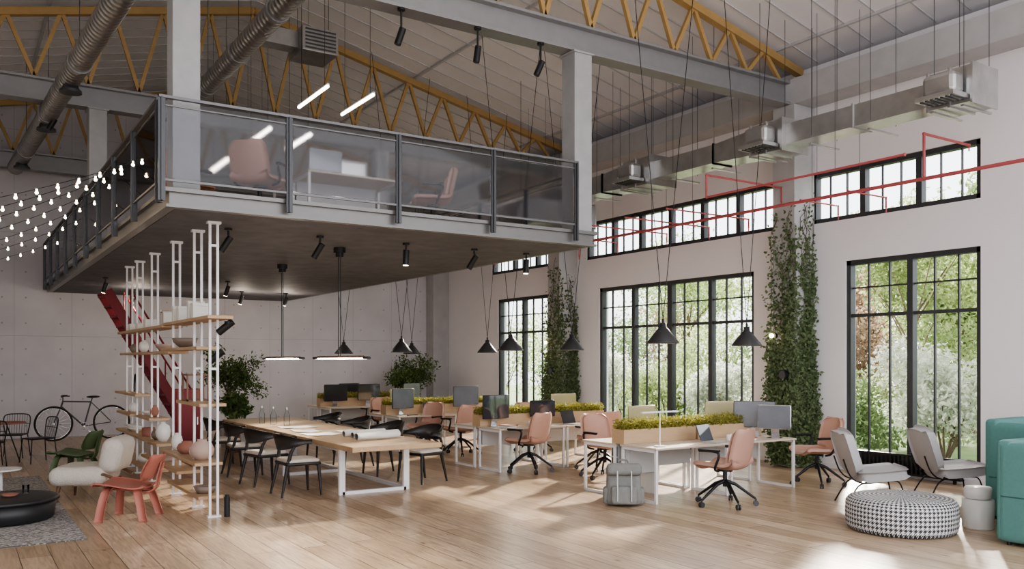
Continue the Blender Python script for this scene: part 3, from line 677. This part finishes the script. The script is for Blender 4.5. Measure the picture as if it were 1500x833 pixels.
mb=M().bx(-.69,.69,-.13,-.115,0,.2).bx(-.69,.69,.115,.13,0,.2).bx(-.69,-.675,-.115,.115,0,.2).bx(.675,.69,-.115,.115,0,.2).bx(-.675,.675,-.115,.115,0,.15)
part(pg,'box',mb,mat('planter_wood',(.50,.35,.22),.55,var=.12,stretch=(1,6,6)))
pts=[(rng.uniform(-.69,.69),rng.uniform(-.14,.14),.19+rng.uniform(0,.17)*rng.uniform(.5,1)) for _ in range(3600)]
g=part(pg,'grass',leafmesh(pts,.028,0,asp=.3),LF_GR); g['kind']='stuff'
k=0
for yr in rows:
    for x in (8.46,9.89):
        loc=(x,yr,.742)
        if k==0: pg.location=loc
        else: clone(pg,loc,0)
        k+=1
SIL=mat('silver_aluminium',(.6,.6,.6),.3,.8)
def monitor(x,y,rz,w,h,front,back,lab,z=.74):
    r=root('computer_monitor',lab,'monitor',(x,y,z),rz,group='desk monitors')
    part(r,'casing',M().rbox((0,-.012,.14+h/2),(w,.03,h),.012,n=4),back)
    part(r,'screen',M().bx(-w/2+.012,w/2-.012,.002,.008,.15,.13+h),front)
    part(r,'stand',M().box((0,-.06,.1),(.12,.012,.2),R=Matrix.Rotation(-.25,3,'X')).box((0,-.05,.007),(.2,.2,.01)),CHR)
mons=[(8.5,9.48,.1,.58,.36,SCR,OLIVE,'monitor with an olive-beige back'),(10.15,9.5,-.05,.6,.38,SCRB,OLIVE,'monitor with an olive back'),(10.28,8.9,2.2,.62,.40,SCRB,DSTEEL,'large dark monitor turned sideways'),(10.25,8.5,2.0,.5,.36,SCRB,SIL,'tilted pale monitor'),
(8.0,12.7,math.pi+.1,.58,.42,SCR,BLACK,'black monitor'),(9.0,12.7,math.pi-.2,.5,.3,SCR,BLACK,'small black monitor'),(9.95,13.35,0,.6,.38,SCRB,OLIVE,'monitor with an olive back'),
(8.05,16.5,math.pi+.3,.62,.42,SCRB,DSTEEL,'dark monitor with reflections'),(9.6,16.5,math.pi,.65,.45,SCRB,DSTEEL,'dark monitor with reflections'),(8.4,17.3,0,.6,.4,SCR,OLIVE,'olive-backed monitor'),
(8.1,20.45,math.pi,.62,.42,SCR,BLACK,'black monitor'),(9.0,20.45,math.pi,.62,.42,SCR,BLACK,'black monitor'),(10.2,20.4,math.pi+.3,.6,.42,SCRB,DSTEEL,'dark monitor'),(8.8,21.3,.1,.6,.42,SCR,BLACK,'black monitor')]
for m_ in mons: monitor(*m_[:7],m_[7]+' on a desk')
monitor(4.6,12.0,math.pi,.5,.32,SCRB,SIL,'silver monitor on the mezzanine desk',z=MZ1+.74); monitor(5.2,12.45,0,.5,.32,SCRB,SIL,'silver monitor on the mezzanine desk',z=MZ1+.74)
def laptop(x,y,rz,z=.742):
    r=root('laptop','open laptop with dark screen on a desk','laptop',(x,y,z),rz,group='laptops')
    part(r,'keyboard_base',M().bx(-.17,.17,-.12,.12,0,.015),SIL); R=Matrix.Rotation(-.35,3,'X')
    part(r,'screen',M().box((0,.16,.125),(.34,.01,.24),R=R),SCR)
laptop(9.05,8.55,.25); laptop(9.5,12.4,.2); laptop(8.7,16.4,-.2); laptop(9.0,13.55,2.9)
r=root('desk_lamp','slim white T-shaped desk lamp','desk lamp',(8.0,8.55,.742))
part(r,'base',M().cyl((0,0,0),(0,0,.012),.08,seg=24),WHT); part(r,'pole',M().cyl((0,0,.01),(0,0,.46),.009),WHT); part(r,'light_bar',M().bx(-.33,.33,-.02,.02,.455,.475),WHT)
def mug(x,y): 
    r=root('mug','white ceramic mug on a desk','mug',(x,y,.742),random.uniform(0,6),group='mugs')
    part(r,'cup',M().lathe([(0,0),(.035,0),(.04,.01),(.042,.09),(.037,.09),(.034,.012),(0,.012)],seg=20),CERW); part(r,'handle',M().torus((.055,0,.045),.024,.006,'Y',16,6),CERW)
mug(9.4,8.6); mug(9.75,8.8); mug(8.6,12.5); mug(9.9,12.4)
for (x,y) in ((7.97,12.3),(9.6,8.5),(10.3,12.6)):
    for j in range(3): obj('notebook',M().bx(-.1,.1,-.14,.14,0,.018),[GREYP,PAPER,TERR][j],'closed notebook stacked on a desk','notebook',loc=(x+.01*j,y,.742+j*.0185),rot=(0,0,.1*j),group='notebooks',bevel=.002)
r=root('under_desk_cabinet','pale cabinet under the desk, compartments shaded in with flat black plates','cabinet',(8.15,9.25,0))
part(r,'body',M().bx(-.25,.25,-.2,.2,.32,.70).bx(-.25,-.22,-.2,.2,0,.32).bx(.22,.25,-.2,.2,0,.32),GREYP); part(r,'compartment_shade',M().bx(-.258,-.25,-.17,.17,.36,.52).bx(-.258,-.25,-.17,.17,.54,.68),BLACK)  # flat black plates on the side stand in for shade inside open compartments
# backpack
r=root('backpack','grey canvas backpack with buckled flap leaning on the desk leg','backpack',(7.40,8.6,0.0),-.65)
LR=Matrix.Rotation(-.12,3,'X')
part(r,'body',M().rbox((0,0,.26),(.48,.26,.52),.08,n=9,taper=.10,R=LR),BKPK)
part(r,'front_pocket',M().rbox((0,-.16,.15),(.34,.10,.24),.04,n=6,R=LR),BKPK)
for x in (-.225,.225): part(r,'side_pocket',M().rbox((x,-.02,.13),(.09,.17,.22),.04,n=5),BKPK)
part(r,'flap',M().rbox((0,-.04,.46),(.46,.27,.16),.06,n=8,R=Matrix.Rotation(-.3,3,'X')),BKPK)
for x in (-.09,.09): part(r,'strap',M().tube(cr([(x,-.225,.08),(x,-.225,.2),(x,-.21,.3),(x,-.195,.42),(x,-.12,.54)],4),.009,6),GREYP)
part(r,'handle',M().tube(cr([(-.06,.05,.52),(-.045,.05,.58),(.045,.05,.58),(.06,.05,.52)],4),.011,6),BKPK)
for x in (-.13,.13): part(r,'shoulder_strap',M().tube(cr([(x,.10,.46),(x*1.3,.2,.35),(x*1.3,.18,.15),(x,.12,.05)],4),.018,6),BKPK)
# ------------------------------------------------------------------ plywood lounge chairs
def plychair(loc,rz,m,lab,sc=1.05):
    r=root('plywood_lounge_chair',lab,'lounge chair',loc,rz); r.scale=(sc,)*3
    prof=cr([(.30,.375,.27),(.27,.405,.28),(.1,.385,.285),(-.1,.35,.28),(-.2,.345,.24),(-.24,.36,.2)],4)
    part(r,'seat',M().sheet([[V((w*u,y,z+.03*u*u)) for u in [(j-6)/6 for j in range(13)]] for (y,z,w) in prof],.018),m)
    prof=cr([(-.27,.46,.17),(-.29,.5,.25),(-.335,.6,.275),(-.385,.7,.25),(-.395,.735,.17)],4)
    part(r,'backrest',M().sheet([[V((w*u,y+.07*u*u,z)) for u in [(j-6)/6 for j in range(13)]] for (y,z,w) in prof],.018),m)
    for (y0,y1,sx) in ((.22,.17,.24),(-.26,-.16,.21)):
        P=cr([(-sx-.05,y0,0),(-sx-.015,(y0+y1)/2,.2),(-sx+.05,y1,.345),(0,y1,.36),(sx-.05,y1,.345),(sx+.015,(y0+y1)/2,.2),(sx+.05,y0,0)],4)
        part(r,'leg',M().sheet([[V(p)+V((0,-.045,0)),V(p)+V((0,.045,0))] for p in P],.022),m)
    P=cr([(.2,.35),(0,.34),(-.2,.315),(-.31,.36),(-.345,.5),(-.385,.66)],4)
    part(r,'spine',M().sheet([[V((-.05,a,b-.01)),V((.05,a,b-.01))] for a,b in P],.018),m)
plychair((1.78,11.15,0),1.05,REDCH,'red stained moulded plywood lounge chair beside the shelving')
plychair((1.66,15.4,0),1.0,GRNCH,'dark green moulded plywood lounge chair beside the rug')
r=root('boucle_lounge_chair','cream boucle lounge chair with a rolled backrest and walnut legs','lounge chair',(1.58,13.0,0),1.15)
part(r,'seat',M().rbox((0,.05,.35),(.86,.72,.26),.12,n=9),CREAM); 
part(r,'backrest',M().rbox((0,-.36,.62),(.78,.28,.48),.13,n=9,R=Matrix.Rotation(.2,3,'X')),CREAM)
for x in (-.32,.32):
    for y in (-.3,.28): part(r,'leg',M().tube([(x*1.15,y*1.1,0),(x,y,.26)],[.016,.028],10),WALN)
    part(r,'arm_support',M().tube([(x*1.1,-.46,.3),(x*1.2,-.3,.38),(x*1.2,.2,.32)],.02,8),WALN)
obj('rug',M().bx(-1.9,1.2,10.05,16.0,.0,.012),rugmat(),'grey woven rug on the oak floor','rug')
r=root('coffee_table','low solid black drum coffee table','coffee table',(.5,11.75,0.012))
part(r,'tabletop',M().lathe([(0,.275),(.57,.275),(.60,.265),(.60,.235),(.58,.228),(.0,.228)],seg=48),mat('black_lacquer',(.02,.02,.022),.45)); part(r,'base',M().lathe([(0,0),(.50,0),(.54,.03),(.565,.226),(0,.226)],seg=48),mat('black_lacquer',(.02,.02,.022)))
for k,(x,y,R_,h) in enumerate(((.35,12.0,.15,.05),(.1,12.1,.11,.09),(.57,11.75,.1,.03))):
    obj('bowl',M().lathe([(0,0),(R_*.6,0),(R_,h),(R_*.95,h),(R_*.55,.012),(0,.012)],seg=28),CERW if k!=2 else TERR,'shallow ceramic dish on the coffee table','bowl',loc=(x,y,.288),group='coffee table dishes')
obj('glass_tumbler',M().lathe([(0,0),(.035,0),(.04,.1),(.036,.1),(.032,.01),(0,.01)],seg=18),BGLASS,'clear glass tumbler on the coffee table','glass',loc=(.75,11.95,.288))
r=root('side_table','white round pedestal side table behind the coffee table','side table',(.55,13.5,.012)); part(r,'tabletop',M().cyl((0,0,.40),(0,0,.42),.25,seg=36),CERW); part(r,'stem',M().cyl((0,0,.01),(0,0,.40),.025),WHT); part(r,'foot',M().cyl((0,0,0),(0,0,.015),.16,seg=28),WHT)
def plant(loc,lab,potr,poth,trunk,fol,rad,n,size,m,potm,cat='potted plant',name='potted_tree',asp=.4,lumps=22):
    r=root(name,lab,cat,loc)
    part(r,'pot',M().lathe([(0,0),(potr*.8,0),(potr,poth),(potr*.93,poth),(potr*.9,poth-.05),(0,poth-.05)],seg=28),potm)
    mb=M(); top=V((0,0,fol))
    for k in range(5):
        a=k*1.3; e=top+V((math.cos(a)*rad[0]*.5,math.sin(a)*rad[1]*.5,rad[2]*.2)); mb.tube(cr([(0,0,poth-.06),(.03*math.cos(a),.03*math.sin(a),(poth+fol)/2),tuple(e)],4),[trunk]*9,6)
    part(r,'trunk',mb,BARK); f=part(r,'foliage',leafmesh(blob(n,(0,0,fol),rad,lumps,.2),size,0,asp=asp),m); f['kind']='stuff'
plant((5.15,19.2,0),'small olive tree in a pot behind the long table',.25,.5,.02,1.6,(.58,.58,.52),3600,.04,LF_IN,CONC)
plant((11.15,22.3,0),'bushy dark green plant in a pot by the wall',.3,.7,.02,1.4,(.66,.66,.5),3200,.05,LF_IN,BLACK)
plant((4.9,18.0,0),'leafy dark plant beside the stair',.2,.4,.015,.95,(.35,.35,.3),900,.07,LF_IN,TERR)
plant((.35,15.2,0.012),'slender green plant in a pot beside the rug',.14,.22,.012,.5,(.2,.2,.25),500,.05,LF_GR,CERW,asp=.2)
r=root('cafe_table','small round cafe table with thin metal legs','table',(.75,18.6,0)); part(r,'tabletop',M().cyl((0,0,.72),(0,0,.745),.42,seg=40),TERR)
for k in range(3):
    a=k*2.09; part(r,'leg',M().cyl((.32*math.cos(a),.32*math.sin(a),0),(.1*math.cos(a),.1*math.sin(a),.72),.012),BLACK)
def wirechair(loc,rz):
    r=root('wire_chair','black wire-backed metal chair by the cafe table','chair',loc,rz,group='cafe chairs')
    for x,y in ((-.2,.2),(.2,.2),(-.2,-.2),(.2,-.2)): part(r,'leg',M().cyl((x*1.2,y*1.2,0),(x,y,.44),.01,seg=8),BLACK)
    part(r,'seat',M().rbox((0,0,.45),(.44,.44,.03),.015,n=4),BLACK)
    mb=M().tube(cr([(-.2,-.2,.44),(-.24,-.24,.7),(-.2,-.26,.82),(0,-.28,.84),(.2,-.26,.82),(.24,-.24,.7),(.2,-.2,.44)],5),.011,8)
    for k in range(9): x=-.18+.045*k; mb.cyl((x,-.21,.45),(x,-.27,.83),.004,seg=5)
    mb.tube([(-.235,-.235,.65),(.235,-.235,.65)],.006,6); part(r,'backrest',mb,BLACK)
wirechair((1.35,18.2,0),1.9); wirechair((.55,17.8,0),.1); wirechair((1.0,19.4,0),2.8)
# bicycle
r=root('bicycle','black bicycle leaning by the concrete wall','bicycle',(2.62,22.7,0),.0)
S=1.2; Rw=.345*S; ax,bx_=-.52*S,.52*S
for nm,x in (('wheel',ax),('wheel',bx_)):
    mb=M().torus((x,0,Rw),Rw-.02,.022,'Y',44,8,0); mb.torus((x,0,Rw),Rw-.05,.01,'Y',44,6,1); mb.cyl((x,-.04,Rw),(x,.04,Rw),.025,m=1)
    for k in range(18):
        a=k*2*math.pi/18; mb.cyl((x,0,Rw),(x+(Rw-.05)*math.cos(a),0,Rw+(Rw-.05)*math.sin(a)),.0022,seg=4,m=1)
    part(r,nm,mb,[RUBB,CHR])
bb=V((.02,0,.28*S)); st=V((.14*S,0,.76*S)); ht=V((-.36*S,0,.78*S)); hb_=V((-.39*S,0,.68*S)); fr=V((ax,0,Rw)); rr=V((bx_,0,Rw))
mb=M()
for a,b,w in ((bb,st,.018),(st,ht,.017),(bb,hb_,.02),(hb_,ht,.02),(st,rr,.011),(bb,rr,.012),(hb_,fr,.013)): mb.cyl(a,b,w)
mb.cyl(st,st+V((.03,0,.09)),.014); mb.cyl(ht,ht+V((0,0,.1)),.014); part(r,'frame',mb,DSTEEL)
part(r,'saddle',M().ell(st+V((.05,0,.12)),(.15,.075,.03)),BLACK)
part(r,'handlebar',M().tube(cr([tuple(ht+V((.12,-.27,.13))),tuple(ht+V((0,-.2,.13))),tuple(ht+V((-.03,0,.1))),tuple(ht+V((0,.2,.13))),tuple(ht+V((.12,.27,.13)))],5),.013,8),BLACK)
part(r,'crankset',M().torus(bb+V((0,-.04,0)),.09,.006,'Y',24,6).cyl(bb-V((0,.06,0)),bb+V((0,.06,0)),.02).cyl(bb+V((0,-.06,0)),bb+V((.12,-.06,-.12)),.01).cyl(bb+V((0,.06,0)),bb+V((-.12,.06,.12)),.01).box(bb+V((.12,-.1,-.12)),(.09,.06,.02)).box(bb+V((-.12,.1,.12)),(.09,.06,.02)),CHR)
# ------------------------------------------------------------------ right lounge
def lounge(loc,rz):
    r=root('lounge_chair','light grey upholstered lounge chair on thin black wire legs','lounge chair',loc,rz,group='grey lounge chairs')
    def pad(ctr,w,l,t,tilt,dish):
        R=Matrix.Rotation(tilt,3,'X'); N=14; P=[]
        for i in range(N+1):
            a=-1+2*i/N; row=[]
            for j in range(N+1):
                b=-1+2*j/N
                x=a*math.sqrt(1-.24*b*b*abs(b)); y=b*math.sqrt(1-.24*a*a*abs(a))
                row.append(V(ctr)+R@V((x*w/2,y*l/2,dish*(x*x+.6*y*y))))
            P.append(row)
        m=M(); m.sheet(P,t); return m
    for nm,mb_ in (('seat',pad((0,.06,.405),.64,.62,.09,.10,.02)),('backrest',pad((0,-.37,.70),.62,.58,.085,1.87,-.02))):
        o=part(r,nm,mb_,GREYF); b=o.modifiers.new('soft','BEVEL'); b.width=.035; b.segments=4; b.limit_method='ANGLE'; b.angle_limit=math.radians(50)
    for x in (-.22,.22): part(r,'frame_rail',M().tube(cr([(x*1.25,.32,0),(x*1.15,.26,.3),(x,.15,.345),(x,-.2,.31),(x,-.36,.40),(x,-.45,.62)],4),.010,8),BLACK)
    part(r,'crossbar',M().tube([(-.22,.1,.345),(.22,.1,.345)],.01,8),BLACK)
    for x in (-.22,.22): part(r,'leg',M().tube(cr([(x,-.1,.33),(x*1.1,-.27,.27),(x*1.3,-.42,0)],4),.010,8),BLACK)
lounge((10.17,6.8,0),-2.25); lounge((11.4,6.45,0),-2.2)
r=obj('pouf',M().lathe([(0,0),(.53,0),(.565,.02),(.585,.07),(.59,.20),(.585,.31),(.55,.36),(.49,.38),(.3,.39),(0,.395)],seg=64),houndmat(),'large round black and white houndstooth pouf','pouf',loc=(8.93,5.63,0))
def nook(loc,rz,w,d,hh,ha,lab):
    r=root('sofa',lab,'sofa',loc,rz)
    part(r,'seat_base',M().rbox((w/2,-.02,.24),(w-.1,d-.05,.38),.04,n=8),TEAL); part(r,'seat_cushion',M().rbox((w/2+.05,-.06,.49),(w-.25,d-.2,.14),.06,n=8),TEAL)
    part(r,'armrest',M().rbox((.08,0,ha/2+.02),(.17,d,ha-.04),.05,n=12),TEAL)
    part(r,'seam',M().bx(-.008,.02,-d/2+.04,d/2-.04,.50,.512).bx(.02,.15,-d/2-.006,-d/2+.02,.50,.512),mat('dark_teal_piping',(.03,.09,.09),.8))
    part(r,'backrest',M().rbox((w/2,d/2-.06,hh/2+.02),(w,.17,hh-.04),.05,n=12),TEAL)
    for x,y in ((0.08,-d/2+.08),(0.08,d/2-.08),(w-.1,-d/2+.08),(w-.1,d/2-.08)): part(r,'leg',M().cyl((x,y,0),(x,y,.06),.02),BLACK)
nook((9.04,4.2,0),0,1.6,.86,1.08,1.06,'teal fabric high-backed sofa with rounded edges')
nook((10.42,5.05,0),0,1.5,.84,1.2,1.16,'teal fabric high-backed sofa behind another sofa')
r=root('side_table','white drum side table beside the sofa','side table',(9.74,5.2,0)); part(r,'drum',M().lathe([(0,0),(.155,0),(.165,.02),(.165,.33),(0,.33)],seg=36),CERW); part(r,'tabletop',M().lathe([(0,.34),(.135,.34),(.145,.36),(.145,.45),(.135,.47),(0,.47)],seg=36),CERW)
for (y0,y1) in ((7.1,9.0),(11.5,15.8),(18.3,20.3)):
    mb=M().bx(-.05,.05,0,y1-y0,.06,.09).bx(-.05,.05,0,y1-y0,.36,.39); k=.03
    while k<y1-y0: mb.bx(-.05,.05,k,k+.03,.09,.36); k+=.075
    mb.bx(-.02,.02,.1,.14,0,.06).bx(-.02,.02,y1-y0-.14,y1-y0-.1,0,.06)
    obj('radiator',mb,BLACK,'low black column radiator under the window','radiator',loc=(12.86,y0,0),group='radiators')
# ------------------------------------------------------------------ ivy
def ivy(yc,zmax,n,dense):
    r=root('climbing_ivy','green ivy climbing a concrete wall column','ivy',(0,0,0),group='ivy')
    xf=12.44; y0,y1=yc-.24,yc+.24; mb=M(); strands=[]
    for k in range(44):
        face=0 if k%2 else 1; u=rng.uniform(0,1); z=0; hmax=zmax*rng.uniform(.3,1); path=[]
        while z<hmax:
            u=min(1.05,max(-.05,u+rng.normal()*.13)); z+=.12
            path.append((xf-.01,y0+(y1-y0)*u,z) if face==0 else (xf+.02+(.48)*min(1,max(0,u)),y0-.014,z))
        mb.tube(path,.005,4); strands+=path
    S_=np.array(strands); w=np.clip(1.12-S_[:,2]/zmax,.07,1)**dense; w/=w.sum()
    idx=rng.choice(len(S_),n,p=w); P=S_[idx]+rng.normal(size=(n,3))*np.array([.05,.06,.07]); P[:,2]=np.abs(P[:,2])+.04
    front=S_[idx][:,0]<xf; thick=.025+.06*np.clip(1-P[:,2]/zmax,0,1)
    P[front,0]=xf-.012-np.abs(rng.normal(size=front.sum()))*thick[front]
    side=~front; P[side,1]=y0-.012-np.abs(rng.normal(size=side.sum()))*thick[side]; P[side,0]=np.clip(P[side,0],xf-.05,12.95)
    part(r,'stems',mb,BARK); f=part(r,'leaves',leafmesh(P,.034,0,flat=(-.6,-.6,0),asp=.6),LF_IVY); f['kind']='stuff'
ivy(10.11,4.7,9500,1.3); ivy(17.1,4.4,6000,1.2)
for (x,y,z) in ((12.36,10.28,2.35),(12.36,17.28,2.35)):
    r=root('wall_lamp','small round glowing wall lamp on the ivy column','wall lamp',(x,y,z)); part(r,'backplate',M().cyl((.08,0,0),(.02,0,0),.05),BLACK); part(r,'bulb',M().ell((-.03,0,0),.04),GLOW)
for (y,z) in ((10.0,1.65),(17.0,1.65)):
    r=root('wall_speaker','round black wall speaker on the column','speaker',(12.42,y,z),group='wall speakers'); part(r,'body',M().cyl((0,0,0),(-.14,0,0),.09,seg=24),BLACK); part(r,'grille',M().cyl((-.14,0,0),(-.15,0,0),.07,seg=24),DSTEEL)
# ------------------------------------------------------------------ string lights
def strand(a,b,sag,n):
    a=V(a);b=V(b); r=root('string_lights','festoon string of small warm bulbs draped to the railing','string lights',a,group='string lights')
    pts=[(a.lerp(b,t)-a)+V((0,0,-sag*4*t*(1-t))) for t in [k/30 for k in range(31)]]
    part(r,'wire',M().tube(pts,.004,4),BLACK)
    for k in range(n):
        t=(k+.5)/n; p=(a.lerp(b,t)-a)+V((0,0,-sag*4*t*(1-t)))
        part(r,'bulb',M().ell(p-V((0,0,.04)),.018,8,6).cyl(p,p-V((0,0,.025)),.01,seg=6),GLOW)
for (a,b,s_,n) in (((1.84,10.0,4.15),(-3.2,13.2,3.5),.35,26),((1.84,10.6,4.25),(-3.2,14.2,3.5),.45,28),((1.84,11.4,4.3),(-3.2,15.2,3.5),.5,28),((1.84,12.4,4.3),(-3.2,16.2,3.5),.55,28),((1.84,13.8,4.3),(-3.2,17.2,3.6),.6,28),((1.84,16.0,4.3),(-3.2,18.0,3.6),.55,26),((1.84,19,4.3),(-3.2,19.0,3.4),.4,24)): strand(a,b,s_,n)
# ------------------------------------------------------------------ garden
obj('garden_ground',M().bx(XW+.3,60,-10,60,-.35,-.15),mat('lawn',(.18,.25,.10),.95,var=.4,scale=1.5),'grassy garden ground outside the windows','ground',kind='stuff')
def up(P): P[:,2]=np.maximum(P[:,2],.12); return P
for (x,y,rx,rz_,m_,n) in ((16.2,9.3,1.2,1.15,1,6500),(16.8,12.2,1.4,1.1,0,6500),(16.2,14.9,1.2,1.05,1,6000),(17.0,17.8,1.4,1.15,3,5500),(16.6,20.8,1.3,1.2,1,4500),(17.5,24.0,1.4,1.4,0,4000),(20,11.2,1.7,1.9,3,6500),(20.6,15,1.7,1.9,2,5500),(20.3,19.4,1.8,2.0,3,5500),(21,24.5,2.0,2.4,0,4500),(19.2,7.3,1.5,1.8,0,5500),(25,27,2.2,2.6,2,3500),(16.2,6.5,1.0,1.0,1,5000),(19,30,2.2,2.4,3,4000),(25.5,20.8,1.7,2.4,0,4500),(29.5,15.5,2.2,2.8,0,4000)):
    r=root('garden_bush','leafy garden shrub outside the windows','bush',(x,y,-.15),group='garden shrubs')
    mb=M()
    for j in range(7):
        a=j*.9; mb.cyl((0,0,0),(rx*.5*math.cos(a),rx*.5*math.sin(a),rz_*1.1),.03,.01,seg=6)
    part(r,'branches',mb,BARK); f=part(r,'foliage',leafmesh(up(blob(n,(0,0,rz_*.95),(rx,rx,rz_),12,.3)),.065,0),LF_O[m_]); f['kind']='stuff'
for (x,y,h,R_,rz_,m_,n) in ((24,13.0,4.2,2.1,1.9,3,7000),(29.5,23,4.8,2.4,2.1,0,6500),(31,31,5.4,3.0,2.4,3,6000),(24.5,8.0,3.8,1.9,1.7,0,5500),(24.5,17.2,3.4,1.2,1.4,2,3600),(40,40,6.5,4,2.8,0,5500),(37,24,6.3,3.2,2.7,3,5200),(18.0,11.0,4.4,1.6,1.5,3,6500),(18.2,8.9,4.9,1.2,1.0,0,3200)):  # nearest trees, last in the list, added and thickened to dapple the sun
    r=root('garden_tree','leafy deciduous tree in the garden','tree',(x,y,-.15),group='garden trees')
    big=x>20; tr=.16 if big else .06
    mb=M().tube([(0,0,0),(.1,.05,h*.4),(0,.1,h*.8)],[tr,tr*.75,tr*.4],10)
    for j in range(8):
        a=j*.8; mb.tube([(0,.05,h*(.4+.04*j)),(R_*.35*math.cos(a),R_*.35*math.sin(a),h*(.62+.04*j)),(R_*.7*math.cos(a),R_*.7*math.sin(a),h*(.75+.05*j))],[tr*.4,tr*.25,tr*.1],6)
    part(r,'trunk',mb,BARK); f=part(r,'foliage',leafmesh(up(blob(n,(0,0,h),(R_,R_,rz_),16,.2)),.11 if big else .075,0),LF_O[m_]); f['kind']='stuff'
# ------------------------------------------------------------------ light
sun=bpy.data.lights.new('sun','SUN'); sun.energy=19; sun.angle=math.radians(3); sun.color=(1,.90,.78)
so=bpy.data.objects.new('sun',sun); COL.objects.link(so); d=V((-.80,-.50,-.38)).normalized(); so.rotation_euler=d.to_track_quat('-Z','Y').to_euler()
w=bpy.data.worlds.new('world'); SC.world=w; w.use_nodes=True; n=w.node_tree.nodes; l=w.node_tree.links
bg=n['Background']; bg.inputs[1].default_value=3.8
tc=n.new('ShaderNodeTexCoord'); sp=n.new('ShaderNodeSeparateXYZ'); l.new(tc.outputs['Generated'],sp.inputs[0]); rp=n.new('ShaderNodeValToRGB')
rp.color_ramp.elements[0].position=.45; rp.color_ramp.elements[0].color=(.60,.58,.57,1); rp.color_ramp.elements[1].position=.56; rp.color_ramp.elements[1].color=(.95,.965,1.0,1)
mpn=n.new('ShaderNodeMapRange'); mpn.inputs[1].default_value=-1; mpn.inputs[2].default_value=1; l.new(sp.outputs[2],mpn.inputs[0]); l.new(mpn.outputs[0],rp.inputs[0]); l.new(rp.outputs[0],bg.inputs[0])
def pl(loc,e,col=(1,.85,.7),rad=.05):
    q=bpy.data.lights.new('lamp_light','POINT'); q.energy=e; q.color=col; q.shadow_soft_size=rad; o=bpy.data.objects.new('lamp_light',q); COL.objects.link(o); o.location=loc
for p in PL: pl((p[0],p[1],p[2]-.03),12)
for y in (12.1,14.75): pl((4.85,y,1.85),18)
for x,y in ((3.6,21.2),(5.9,21),(7,21)): pl((x,y,3.2),30)
try:
    SC.view_settings.look='AgX - Medium High Contrast'
except Exception as e: print(e)
